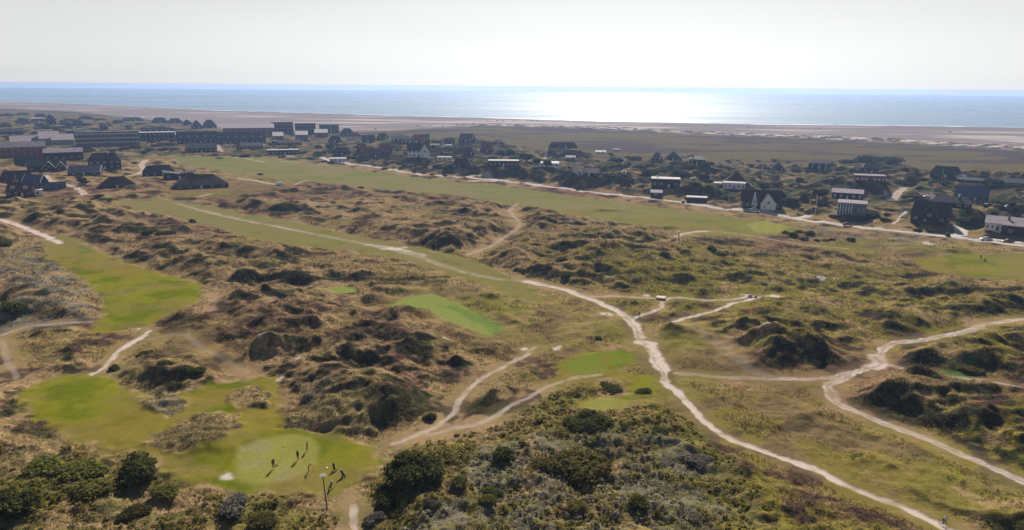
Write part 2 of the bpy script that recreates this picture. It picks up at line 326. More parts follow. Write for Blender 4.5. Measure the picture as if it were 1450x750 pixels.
def newmat(name):
    m = bpy.data.materials.new(name); m.use_nodes = True; nt = m.node_tree; return m, nt, nt.nodes['Principled BSDF']
def translucent(m, k):
    """thin leaves and blades let part of the sun through"""
    nt = m.node_tree; b = nt.nodes['Principled BSDF']; o = nt.nodes['Material Output']; t = nt.nodes.new('ShaderNodeBsdfTranslucent'); x = nt.nodes.new('ShaderNodeMixShader'); x.inputs[0].default_value = k
    nt.links.new(b.inputs['Base Color'].links[0].from_socket, t.inputs['Color']); nt.links.new(b.outputs[0], x.inputs[1]); nt.links.new(t.outputs[0], x.inputs[2]); nt.links.new(x.outputs[0], o.inputs['Surface'])
def node(nt, t, **k):
    n = nt.nodes.new(t)
    for a, b in k.items(): setattr(n, a, b)
    return n
def noise(nt, scale, detail=3, src=None, rough=.55):
    n = node(nt, 'ShaderNodeTexNoise'); n.inputs['Scale'].default_value = scale; n.inputs['Detail'].default_value = detail; n.inputs['Roughness'].default_value = rough
    if src is not None: nt.links.new(src, n.inputs['Vector'])
    return n.outputs['Fac']
def mrange(nt, s, a, b, c, d):
    n = node(nt, 'ShaderNodeMapRange'); nt.links.new(s, n.inputs[0])
    for i, v in enumerate((a, b, c, d)): n.inputs[1 + i].default_value = v
    return n.outputs[0]
def math_(nt, op, a, b):
    n = node(nt, 'ShaderNodeMath', operation=op)
    for i, s in enumerate((a, b)):
        if isinstance(s, (int, float)): n.inputs[i].default_value = s
        else: nt.links.new(s, n.inputs[i])
    return n.outputs[0]
def cmix(nt, f, a, b, bt='MIX'):
    n = node(nt, 'ShaderNodeMix', data_type='RGBA', blend_type=bt)
    for k, s in ((0, f), (6, a), (7, b)):
        if isinstance(s, (int, float)): n.inputs[k].default_value = s
        elif isinstance(s, tuple): n.inputs[k].default_value = s + (1,)
        else: nt.links.new(s, n.inputs[k])
    return n.outputs[2]
def mk(name, col, rough=.8, var=.25, scale=1.5, col2=None, bump=0.0, metal=0, spec=.3, bscale=None):
    """painted, wooden, thatched ... surface: colour with procedural unevenness"""
    m, nt, b = newmat(name); co = node(nt, 'ShaderNodeTexCoord').outputs['Object']
    n = noise(nt, scale, 4, co); c2 = col2 or tuple(max(0, c * (1 - var * 1.6)) for c in col); c1 = tuple(min(1, c * (1 + var * .6)) for c in col)
    nt.links.new(cmix(nt, mrange(nt, n, .3, .7, 0, 1), c1, c2), b.inputs['Base Color'])
    b.inputs['Roughness'].default_value = rough; b.inputs['Metallic'].default_value = metal; b.inputs['Specular IOR Level'].default_value = spec
    if bump:
        bn = node(nt, 'ShaderNodeBump'); bn.inputs['Distance'].default_value = bump; nt.links.new(noise(nt, bscale or scale * 4, 3, co), bn.inputs['Height']); nt.links.new(bn.outputs[0], b.inputs['Normal'])
    M[name] = m; return m
# ground
m, nt, b = newmat('ground'); M['ground'] = m
at = node(nt, 'ShaderNodeAttribute', attribute_name='ground_tint'); co = node(nt, 'ShaderNodeNewGeometry').outputs['Position']
rg_ = at.outputs['Alpha']
na = noise(nt, .9, 5, co, .62); nb = noise(nt, .22, 3, co); nc = noise(nt, 3.2, 3, co, .6)
k = math_(nt, 'ADD', mrange(nt, na, .3, .7, -.42, .42), mrange(nt, nc, .3, .7, -.28, .28)); k = math_(nt, 'MULTIPLY', k, rg_); k = math_(nt, 'ADD', k, 1.0)
k2 = mrange(nt, nc, .3, .7, .95, 1.05); k = math_(nt, 'MULTIPLY', k, k2)
cc = node(nt, 'ShaderNodeCombineColor')
for i, t in enumerate((1.0, 1.0, 1.0)): nt.links.new(k, cc.inputs[i])
c = cmix(nt, 1.0, at.outputs['Color'], cc.outputs[0], 'MULTIPLY')
hn = mrange(nt, noise(nt, .55, 4, co, .6), .52, .66, 0, 1); hn = math_(nt, 'MULTIPLY', hn, rg_)
c = cmix(nt, math_(nt, 'MULTIPLY', hn, .5), c, (.11, .125, .035)); 
hn2 = mrange(nt, noise(nt, .75, 4, node(nt, 'ShaderNodeTexCoord').outputs['Object'], .6), .38, .28, 0, 1)
c = cmix(nt, math_(nt, 'MULTIPLY', math_(nt, 'MULTIPLY', hn2, rg_), .7), c, (.05, .045, .03))
nt.links.new(c, b.inputs['Base Color']); b.inputs['Roughness'].default_value = 1.0; b.inputs['Specular IOR Level'].default_value = 0
bn = node(nt, 'ShaderNodeBump'); bn.inputs['Distance'].default_value = .5; nt.links.new(math_(nt, 'MULTIPLY', rg_, .9), bn.inputs['Strength'])
nt.links.new(math_(nt, 'ADD', na, math_(nt, 'MULTIPLY', nc, .35)), bn.inputs['Height']); nt.links.new(bn.outputs[0], b.inputs['Normal'])
# sea
m, nt, b = newmat('sea'); M['sea'] = m
co = node(nt, 'ShaderNodeNewGeometry').outputs['Position']
mp = node(nt, 'ShaderNodeMapping'); mp.inputs['Scale'].default_value = (.00045, .0032, 1); mp.inputs['Rotation'].default_value = (0, 0, R(-10)); nt.links.new(co, mp.inputs[0])
s1 = noise(nt, 1, 4, mp.outputs[0], .6)
nt.links.new(mrange(nt, s1, .35, .65, .20, .30), b.inputs['Roughness'])
fo = node(nt, 'ShaderNodeAttribute', attribute_name='foam').outputs['Fac']
nfo = mrange(nt, noise(nt, .02, 4, co), .42, .6, 0, 1)
foam = math_(nt, 'MULTIPLY', fo, nfo)
nt.links.new(cmix(nt, foam, cmix(nt, mrange(nt, s1, .35, .65, 0, 1), (.035, .10, .13), (.07, .15, .18)), (.75, .78, .8)), b.inputs['Base Color']); b.inputs['IOR'].default_value = 1.33
bn = node(nt, 'ShaderNodeBump'); bn.inputs['Distance'].default_value = 1.2; bn.inputs['Strength'].default_value = .5; mp2 = node(nt, 'ShaderNodeMapping'); mp2.inputs['Scale'].default_value = (.02, .06, .05); nt.links.new(co, mp2.inputs[0])
nt.links.new(noise(nt, 1, 3, mp2.outputs[0]), bn.inputs['Height']); nt.links.new(bn.outputs[0], b.inputs['Normal'])
mk('bed', (.25, .22, .18))
# ------------------------------------------------------------------ ground colours (albedo)
def mixc(C, col, m):
    m = m[..., None]; return C * (1 - m) + np.array(col, np.float32) * m
def build_ground():
    n1 = fbm(X, Y, 38, 3, 101); n2 = fbm(X, Y, 11, 3, 105); n3 = fbm(X, Y, 3.2, 2, 109) * (1 - sst(300, 700, rr)); n4 = fbm(X, Y, 90, 2, 113)
    _, vv = project(X, Y, H * 0); uu, vv2 = project(X, Y, H)
    C = np.empty(X.shape + (3,), np.float32); C[:] = (.27, .183, .095)
    # shade painted into camera-side slopes, with heather and creeping shrubs, flat crests dry grass
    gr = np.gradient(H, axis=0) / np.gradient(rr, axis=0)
    shade_side = sst(.05, .42, gr)
    right = sst(-.02, .28, tanA) ; lowr = right * (1 - sst(210, 330, rr))
    C = mixc(C, (.165, .13, .035), (.5 + .5 * np.maximum(lowr, fore)) * sst(-.2, .5, n1 + .5 * n2 + .25 * lowr))
    C = mixc(C, (.17, .145, .024), .85 * lowr * sst(-.5, .3, n2 + .2))
    C = mixc(C, (.185, .108, .068), .85 * sst(-.1, .45, n4 + .5 * n2 - .35 * lowr))
    C = mixc(C, (.068, .037, .034), .92 * sst(.05, .42, n2 * .9 + .5 * n3 + .25 * n4 + .20 * shade_side - .12 * right))
    C = mixc(C, (.035, .036, .02), .9 * sst(.30, .62, .6 * shade_side + .55 * n2 - .25 * n1 + .5 * n3 * (1 - far)))
    C = mixc(C, (.10, .10, .03), .3 * sst(.25, .5, fbm(X, Y, 17, 3, 121)) * (1 - shade_side))
    belt = sst(0, 20, rr - np.interp(tanA, *cBe)) * duneA
    C = mixc(C, (.035, .043, .026), .88 * belt * sst(-.22, .12, fbm(X, Y, 13, 3, 133)))
    C = mixc(C, (.10, .088, .04), .45 * belt * sst(-.3, .3, fbm(X, Y, 20, 3, 131)))
    f1 = fore
    C = mixc(C, (.17, .145, .04), .8 * f1 * sst(-.3, .3, n2)); C = mixc(C, (.10, .10, .028), .5 * f1 * sst(0, .5, fbm(X, Y, 8, 3, 141)))
    C = mixc(C, (.16, .13, .06), .6 * f1 * sst(.1, .5, fbm(X, Y, 7, 2, 143)))
    for p in wK: C = mixc(C, (.21, .165, .075), .6 * poly_mask(wx, wy, p, 1.5))
    for p in wGy:
        C = mixc(C, (.16, .145, .115), .7 * poly_mask(X + 4 * n2, Y + 4 * n3, p, 3.0) * sst(-.45, .12, n2 + .6 * n3))
    C *= (1 + .04 * (1 - belt) * (1 - fore))[..., None]
    # flat heath behind the houses
    heath = (1 - duneA) * inland
    C = mixc(C, (.125, .092, .052), heath)
    st = fbm(X * .35, Y, 60, 3, 151)
    C = mixc(C, (.12, .10, .04), heath * .85 * sst(-.1, .4, st) * sst(60, 260, dVe))
    C = mixc(C, (.065, .05, .052), heath * .8 * sst(0, .3, -st + .25 * (1 - sst(100, 260, dVe))))
    C = mixc(C, (.62, .54, .47), np.clip(front * 1.6, 0, 1) * sst(.0, .22, fbm(X, Y * 1.6, 20, 3, 155)) * .95)
    # beach
    wet = 1 - sst(10, 130, dSh + 30 * fbm(X * .3, Y, 70, 2, 161))
    B = np.empty(C.shape, np.float32); B[:] = (.44, .37, .33)
    B = mixc(B, (.19, .155, .145), .9 * sst(-.35, .2, fbm(X * .22, Y, 60, 3, 165) + .5 * sst(-.15, -.30, tanA) - .1 + .5 * sst(.1, .3, tanA)))
    B = mixc(B, (.17, .145, .14), wet * .8)
    C = C * (inland[..., None]) + B * (1 - inland[..., None])
    # mown grass
    mow = .5 + .5 * np.sin((X * .9 + Y * .35) / 2.6)
    fcol = np.empty(C.shape, np.float32); fcol[:] = (.165, .162, .014)
    fcol = mixc(fcol, (.185, .148, .028), sst(-.25, .35, n1 + .5 * n2 + .3 * pn(X / 25, Y / 25, 171))); fcol = mixc(fcol, (.095, .125, .006), .7 * sst(.1, .5, -n2 - .2 * n1))
    fcol = mixc(fcol, (.185, .14, .055), .5 * sst(.12, .5, fbm(X, Y * 1.6, 20, 4, 181)))
    fcol *= (1 + .05 * (mow - .5) + .09 * n3 + .08 * n2)[..., None]
    farf = sst(250, 420, rr); fcol = mixc(fcol, (.175, .162, .066), .8 * farf); fcol = mixc(fcol, (.20, .16, .085), farf * .7 * sst(.0, .4, fbm(X * .6, Y, 26, 4, 185))); fcol = mixc(fcol, (.13, .15, .035), farf * .6 * sst(.05, .4, fbm(X * .5, Y, 34, 3, 187)))
    mid = poly_mask(X, Y, wF[2], 3); fcol = mixc(fcol, (.18, .155, .062), .75 * mid * sst(-.6, .1, n2 + .4))
    sm = mS * (1 - mF)
    C = mixc(C, (.20, .155, .045), .65 * sm * sst(-.6, .2, n2)); C = mixc(C, (.16, .105, .068), .5 * sm * sst(.05, .4, n2 + .5 * n1))
    C = mixc(C, (.14, .14, .02), .6 * sm * sst(.0, .4, -n1 + .3 * n3))
    wf = sst(.12, .88, mF + .6 * (n3 + .6 * n2) * mF * (1 - mF) * 4)
    C = C * (1 - wf[..., None]) + fcol * wf[..., None]
    gcol = np.empty(C.shape, np.float32); gcol[:] = (.225, .215, .05); gcol *= (1 + .06 * n2 + .03 * np.sin((X - .4 * Y) / .9))[..., None]
    gcol = mixc(gcol, (.23, .20, .11), .5 * sst(.2, .5, n2))
    g2 = poly_mask(X, Y, wG[1], 1) + poly_mask(X, Y, wG[2], 1); gcol = mixc(gcol, (.185, .225, .055), .8 * np.clip(g2, 0, 1))
    C = C * (1 - mG[..., None]) + gcol * mG[..., None]
    f4 = poly_mask(wx, wy, W([(795,518),(830,500),(885,495),(900,508),(870,524),(820,527)]), 2); C = mixc(C, (.105, .185, .02), .65 * f4 * sst(-.7, .1, n2 + n3))
    for q in [[(620,430),(650,432),(690,448),(722,470),(705,474),(690,462),(655,445)]]: C = mixc(C, (.08, .15, .03), .6 * poly_mask(wx, wy, W(q), 1.5))
    C = mixc(C, (.03, .12, .015), .7 * poly_mask(wx, wy, W([(1330,528),(1345,518),(1380,518),(1395,527),(1380,536),(1345,535)]), 1))
    sand = np.clip(mP, 0, 1)
    sand = np.clip(sand * (1 + .6 * n3 + .3 * n2) , 0, 1)
    halo = np.clip(mHa * .24 * (1 + n2), 0, 1) * (1 - far * .5)
    C = mixc(C, (.22, .165, .09), halo * .8)
    C = mixc(C, (.52, .43, .37), sand)
    for (u, v, a, b) in SANDSPOTS:
        if a == 0: continue
        c = flat([(u, v)])[0]; s = pxm(v, u); ra = a / s; rb = max(b / (s * s * CAM_H / 1000. * 1.05), 1.5)
        i = np.nonzero((np.abs(X - c[0]) < 2 * ra) & (np.abs(Y - c[1]) < 2 * rb))
        if len(i[0]) == 0: continue
        d = np.hypot((X[i] - c[0]) / ra, (Y[i] - c[1]) / rb) + .7 * n3[i]
        m = (1 - sst(.4, 1.1, d))[:, None] * .85; C[i] = C[i] * (1 - m) + np.array((.55, .48, .43)) * m
    rc = np.array((.50, .45, .42), np.float32) * (1 + .1 * n3 + .1 * n2)[..., None]
    C = C * (1 - mR[..., None]) + rc * mR[..., None]
    rgh = np.clip(fine * inland * (1 - sand), 0, 1)
    rgh = np.maximum(rgh, .2 * (1 - sand) * inland)
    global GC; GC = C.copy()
    # ---- mesh: one continuous surface, faces grouped by what the ground is there
    cls = np.zeros(X.shape, np.int8)
    cls[inland < .5] = 5; cls[wf > .5] = 1; cls[mG > .5] = 2; cls[sand > .42] = 3; cls[mR > .5] = 4
    idx = np.arange(NR * NC).reshape(NR, NC)
    quads = np.stack([idx[:-1, :-1], idx[:-1, 1:], idx[1:, 1:], idx[1:, :-1]], -1).reshape(-1, 4)
    qc = cls[:-1, :-1].reshape(-1)
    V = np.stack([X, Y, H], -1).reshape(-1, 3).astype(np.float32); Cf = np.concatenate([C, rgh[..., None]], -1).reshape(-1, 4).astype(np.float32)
    names = ['dune_grassland', 'fairway', 'putting_green', 'sand_path', 'road', 'beach']
    for k, nm in enumerate(names):
        q = quads[qc == k]
        if len(q) == 0: continue
        used, inv = np.unique(q, return_inverse=True); q = inv.reshape(-1, 4)
        me = bpy.data.meshes.new(nm); me.vertices.add(len(used)); me.vertices.foreach_set('co', V[used].ravel())
        me.loops.add(q.size); me.loops.foreach_set('vertex_index', q.ravel().astype(np.int32))
        me.polygons.add(len(q)); me.polygons.foreach_set('loop_start', np.arange(0, q.size, 4, dtype=np.int32))
        me.update(); me.polygons.foreach_set('use_smooth', np.ones(len(q), bool))
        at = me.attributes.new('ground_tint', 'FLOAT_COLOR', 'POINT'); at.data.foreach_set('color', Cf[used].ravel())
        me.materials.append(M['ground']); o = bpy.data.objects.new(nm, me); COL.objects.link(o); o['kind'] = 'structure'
def build_sea():
    # sheet from just inside the shoreline out to the horizon
    na, RR = 400, [0, 15, 30, 45, 60, 90, 130, 200, 400, 800, 1600, 3200, 6000, 9300]
    az = np.linspace(R(-54), R(54), na); rs = np.interp(np.tan(az), *cSh)
    V = []; Fm = []
    for r in RR:
        rad = np.minimum(rs - 12 + r, 9300) if r < 9300 else np.full(na, 9300.)
        V.append(np.stack([rad * np.sin(az), rad * np.cos(az), np.full(na, -1.1)], -1))
    Fm = np.stack([np.clip(np.where(np.array(RR)[i] in (15, 30), 1, 0) * np.ones(na), 0, 1) for i in range(len(RR))])
    V = np.concatenate(V); n = len(RR); idx = np.arange(n * na).reshape(n, na)
    q = np.stack([idx[:-1, :-1], idx[:-1, 1:], idx[1:, 1:], idx[1:, :-1]], -1).reshape(-1, 4)
    me = bpy.data.meshes.new('sea'); me.from_pydata(V.tolist(), [], q.tolist())
    at = me.attributes.new('foam', 'FLOAT', 'POINT'); at.data.foreach_set('value', Fm.ravel().astype(np.float32))
    me.materials.append(M['sea']); o = bpy.data.objects.new('sea', me); COL.objects.link(o); o['kind'] = 'structure'
    # sea bed and low land under everything, so the ground goes on to the horizon
    me = bpy.data.meshes.new('sea_bed'); a = 9400
    me.from_pydata([(-a, -800, -6.5), (a, -800, -6.5), (a, a, -6.5), (-a, a, -6.5)], [], [(0, 1, 2, 3)])
    me.materials.append(M['bed']); o = bpy.data.objects.new('sea_bed', me); COL.objects.link(o); o['kind'] = 'structure'
def build_haze():
    x0, x1, y0, y1, z0, z1 = -9700, 9700, -900, 9700, -8, 61
    me = bpy.data.meshes.new('haze')
    me.from_pydata([(x0, y0, z0), (x1, y0, z0), (x1, y1, z0), (x0, y1, z0), (x0, y0, z1), (x1, y0, z1), (x1, y1, z1), (x0, y1, z1)], [],
                   [(3, 2, 1, 0), (4, 5, 6, 7), (0, 1, 5, 4), (1, 2, 6, 5), (2, 3, 7, 6), (3, 0, 4, 7)])
    m = bpy.data.materials.new('haze'); m.use_nodes = True; nt = m.node_tree; nt.nodes.clear()
    o_ = nt.nodes.new('ShaderNodeOutputMaterial'); v = nt.nodes.new('ShaderNodeVolumePrincipled'); nt.links.new(v.outputs[0], o_.inputs['Volume'])
    v.inputs['Color'].default_value = HAZE_C + (1,); v.inputs['Density'].default_value = HAZE_D; v.inputs['Anisotropy'].default_value = .45
    me.materials.append(m); o = bpy.data.objects.new('haze', me); COL.objects.link(o); o['kind'] = 'stuff'
    o['label'] = 'thin sea haze over the dunes and the water'
# ------------------------------------------------------------------ object helpers
mk('thatch', (.085, .068, .052), .95, .4, 1.2, bump=.08, spec=.05); mk('dark_roof', (.055, .055, .062), .75, .25, .8, spec=.2); mk('tile_red', (.26, .075, .05), .8, .3, 1.0, bump=.03, spec=.1)
mk('roof_brown', (.13, .085, .075), .8, .3, 1.0, spec=.15); mk('roof_pale', (.42, .39, .37), .8, .2, .6, spec=.1); mk('roof_mauve', (.24, .20, .22), .8, .2, .6, spec=.1)
mk('roof_white', (.50, .48, .46), .8, .15, .5, spec=.1); mk('white_wall', (.72, .71, .68), .8, .10, .8); mk('dark_wall', (.04, .034, .032), .8, .3, 1.4, spec=.15); mk('brick', (.22, .095, .065), .9, .3, 2.5, spec=.1); mk('grey_wall', (.30, .29, .28), .85, .15, .8)
mk('wood_brown', (.13, .075, .045), .8, .3, 1.5); mk('blue_wall', (.10, .14, .20), .8, .2, 1.0); mk('blue_roof', (.07, .10, .16), .7, .2, .8)
mk('white_paint', (.75, .75, .73), .5, .06, 2); mk('window_glass', (.03, .04, .05), .12, .1, 1, spec=.6); mk('lit_window', (.45, .45, .42), .4, .1, 1)
mk('tyre', (.02, .02, .02), .8); mk('rim', (.4, .4, .42), .35, .1, 3, metal=.8); mk('metal_dark', (.06, .06, .065), .5, .15, 3, metal=.3); mk('metal_grey', (.35, .36, .37), .45, .15, 3, metal=.5)
mk('bark', (.09, .065, .045), .95, .4, 3); mk('stone_pale', (.6, .56, .52), .9, .2, 3, bump=.03)
mk('skin', (.42, .26, .19), .6, .08, 6); mk('hair_brown', (.06, .035, .02), .8, .2, 10); mk('cloth_black', (.018, .018, .022), .9, .3, 6); mk('cloth_navy', (.02, .03, .07), .9, .3, 6); mk('cloth_pink', (.85, .10, .22), .85, .12, 6)
mk('cloth_lightblue', (.42, .58, .85), .85, .12, 6); mk('cloth_white', (.75, .75, .75), .85, .08, 6); mk('cloth_grey', (.16, .16, .17), .9, .2, 6); mk('cloth_beige', (.4, .33, .24), .9, .15, 6); mk('yellow_cloth', (.9, .75, .05), .8, .08, 6); mk('red_cloth', (.6, .03, .04), .8, .08, 6)
for n_, c_ in (('red', (.20, .02, .025)), ('silver', (.50, .52, .55)), ('black', (.015, .016, .02)), ('white', (.72, .73, .74)), ('blue', (.03, .07, .2)), ('grey', (.16, .17, .18))):
    m_ = mk('car_' + n_, c_, .3, .05, 2, spec=.5); m_.node_tree.nodes['Principled BSDF'].inputs['Coat Weight'].default_value = .6
m_, nt_, b_ = newmat('lamp_glass'); M['lamp_glass'] = m_; b_.inputs['Base Color'].default_value = (.7, .7, .68, 1); b_.inputs['Roughness'].default_value = .2
class MB:
    def __init__(s): s.v = []; s.f = []; s.m = []
    def add(s, V, Fs, mi=0):
        k = len(s.v); s.v += [tuple(p) for p in V]; s.f += [tuple(i + k for i in f) for f in Fs]; s.m += [mi] * len(Fs); return s
    def box(s, x0, x1, y0, y1, z0, z1, mi=0):
        return s.add([(x0, y0, z0), (x1, y0, z0), (x1, y1, z0), (x0, y1, z0), (x0, y0, z1), (x1, y0, z1), (x1, y1, z1), (x0, y1, z1)],
                     [(3, 2, 1, 0), (4, 5, 6, 7), (0, 1, 5, 4), (1, 2, 6, 5), (2, 3, 7, 6), (3, 0, 4, 7)], mi)
    def tube(s, a, b, r0, r1=None, n=8, mi=0, caps=True):
        r1 = r0 if r1 is None else r1; a = Vector(a); b = Vector(b); d = (b - a).normalized()
        e = d.orthogonal().normalized(); g = d.cross(e); V = []
        for p, r in ((a, r0), (b, r1)):
            for i in range(n): t = 2 * math.pi * i / n; V.append(p + e * (r * math.cos(t)) + g * (r * math.sin(t)))
        Fs = [(i, (i + 1) % n, n + (i + 1) % n, n + i) for i in range(n)]
        if caps: Fs += [tuple(range(n - 1, -1, -1)), tuple(range(n, 2 * n))]
        return s.add(V, Fs, mi)
    def prism(s, prof, y0, y1, mi=0, axis='y'):            # profile (x,z) pushed along y, or (y,z) along x
        n = len(prof); f = (lambda a, z, t: (a, t, z)) if axis == 'y' else (lambda a, z, t: (t, a, z))
        V = [f(a, z, y0) for a, z in prof] + [f(a, z, y1) for a, z in prof]
        return s.add(V, [tuple(range(n)), tuple(range(2 * n - 1, n - 1, -1))] + [(i, (i + 1) % n + 0, (i + 1) % n + n, i + n)[::-1] for i in range(n)], mi)
    def slab(s, P, t, mi=0):                                # planar polygon thickened downwards
        n = len(P); V = list(P) + [(p[0], p[1], p[2] - t) for p in P]
        return s.add(V, [tuple(range(n)), tuple(range(2 * n - 1, n - 1, -1))] + [(i, i + n, (i + 1) % n + n, (i + 1) % n) for i in range(n)], mi)
    def torus(s, c, ax, R_, r, n=20, k=6, mi=0):
        c = Vector(c); ax = Vector(ax).normalized(); e = ax.orthogonal().normalized(); g = ax.cross(e); V = []
        for i in range(n):
            t = 2 * math.pi * i / n; d = e * math.cos(t) + g * math.sin(t)
            for j in range(k): q = 2 * math.pi * j / k; V.append(c + d * (R_ + r * math.cos(q)) + ax * (r * math.sin(q)))
        return s.add(V, [(i * k + j, ((i + 1) % n) * k + j, ((i + 1) % n) * k + (j + 1) % k, i * k + (j + 1) % k) for i in range(n) for j in range(k)], mi)
    def mesh(s, name, mats, smooth=False, bevel=0):
        me = bpy.data.meshes.new(name); me.from_pydata([tuple(p) for p in s.v], [], s.f)
        for m in (mats if isinstance(mats, (list, tuple)) else [mats]): me.materials.append(M[m])
        me.polygons.foreach_set('material_index', s.m)
        bm = bmesh.new(); bm.from_mesh(me); bmesh.ops.recalc_face_normals(bm, faces=bm.faces)
        if bevel: bmesh.ops.bevel(bm, geom=bm.edges[:], offset=bevel, segments=2, affect='EDGES', clamp_overlap=True)
        bm.to_mesh(me); bm.free()
        if smooth: me.polygons.foreach_set('use_smooth', [True] * len(me.polygons))
        return me
    def build(s, name, mats, parent=None, smooth=False, bevel=0):
        return link(name, s.mesh(name, mats, smooth, bevel), parent)
def link(name, data, parent=None, loc=(0, 0, 0), rz=0):
    o = bpy.data.objects.new(name, data); COL.objects.link(o); o.parent = parent; o.location = loc; o.rotation_euler = (0, 0, rz); return o
def tag(o, label, cat, group=None):
    o['label'] = label; o['category'] = cat
    if group: o['group'] = group
    return o
def thing(name, label, cat, loc=(0, 0, 0), rz=0, group=None): return tag(link(name, None, None, loc, rz), label, cat, group)
KIDS = {}
def dup(root, loc, rz, label=None, group=None, scale=None):
    r = root.copy(); COL.objects.link(r); r.location = loc; r.rotation_euler = (0, 0, rz)
    if scale: r.scale = scale
    if label: r['label'] = label
    if group: r['group'] = group
    if root.name not in KIDS:
        KIDS[root.name] = [(c, list(c.children)) for c in root.children]
    for ch, gs in KIDS[root.name]:
        c = ch.copy(); COL.objects.link(c); c.parent = r
        for g in gs: d = g.copy(); COL.objects.link(d); d.parent = c
    return r
# ------------------------------------------------------------------ buildings
def window(parent, x, y, z, w, h, face='front', name='window', lit=False):
    f = MB(); t = .09; d = .06
    for a in ((-w / 2, -w / 2 + t, 0, h), (w / 2 - t, w / 2, 0, h), (-w / 2 + t, w / 2 - t, 0, t), (-w / 2 + t, w / 2 - t, h - t, h), (-.03, .03, t, h - t)): f.box(a[0], a[1], -d, 0, a[2], a[3])
    o = f.build(name, 'white_paint', parent); o.location = (x, y, z); o.rotation_euler = (0, 0, {'front': 0, 'right': math.pi / 2, 'left': -math.pi / 2}[face])
    MB().box(-w / 2 + t, w / 2 - t, -.025, 0, t, h - t).build('pane', 'lit_window' if lit else 'window_glass', o)
    return o
def roof_part(root, L, D, zw, zr, kind, ridge, rm, over=.32, trim=None, zsink=0):
    b = MB(); th = .28; x = L / 2 + over; y = D / 2 + over
    if kind == 'flat':
        b.box(-x, x, -y, y, zw, zw + .35)
    elif kind == 'shed':
        b.slab([(-x, -y, zr), (x, -y, zr), (x, y, zw + .2), (-x, y, zw + .2)], th)
    elif kind == 'shedfront':
        b.slab([(-x, -y, zw + .1), (x, -y, zw + .1), (x, y, zr), (-x, y, zr)], th)
    elif kind == 'butterfly':
        b.slab([(-x, -y, zr), (0, -y, zw + .1), (0, y, zw + .1), (-x, y, zr)], th); b.slab([(0, -y, zw + .1), (x, -y, zr), (x, y, zr), (0, y, zw + .1)], th)
    else:
        if ridge == 'x': A, B = x, y
        else: A, B = y, x
        k = (zr - zw) / (B - over) * over; ze = zw - k                 # eaves drop with the overhang
        hx = A if kind == 'gable' else max(A - B * (.55 if kind == 'halfhip' else 1.0), .3)
        q = [(-A, -B, ze), (A, -B, ze), (A, B, ze), (-A, B, ze), (-hx, 0, zr), (hx, 0, zr)]
        if ridge != 'x': q = [(-p[1], p[0], p[2]) for p in q]
        V = [(p[0], p[1], p[2] + .02) for p in q] + [(p[0], p[1], p[2] - th) for p in q]
        Fs = [(0, 1, 5, 4), (2, 3, 4, 5), (6, 10, 11, 7), (8, 11, 10, 9), (0, 6, 7, 1), (2, 8, 9, 3)]
        if kind == 'gable': Fs += [(1, 7, 11, 5), (5, 11, 8, 2), (3, 9, 10, 4), (4, 10, 6, 0)]
        else: Fs += [(1, 2, 5), (3, 0, 4), (7, 11, 8), (9, 10, 6), (1, 7, 8, 2), (3, 9, 6, 0)]
        b.add(V, Fs)
    r = b.build('roof', rm, root)
    if kind == 'gable' and trim:
        for s in (-1, 1):
            t = MB()
            for w in (-1, 1):
                P = [(s * (A + .03), w * B, ze + .12), (s * (A + .03), 0, zr + .12)]
                a_, b_2 = (P if ridge == 'x' else [(-p[1], p[0], p[2]) for p in P])
                t.tube(a_, b_2, .2, n=4)
            t.build('bargeboard', trim, r)
    if rm == 'thatch' and kind != 'flat':                               # heather ridge on the thatch
        t = MB(); h = (hx if kind != 'gable' else A) * .98; a_, b_2 = (-h, 0, zr + .05), (h, 0, zr + .05)
        if ridge != 'x': a_, b_2 = (0, -h, zr + .05), (0, h, zr + .05)
        t.tube(a_, b_2, .3, n=6).build('ridge_cap', 'wood_brown', r)
    return r
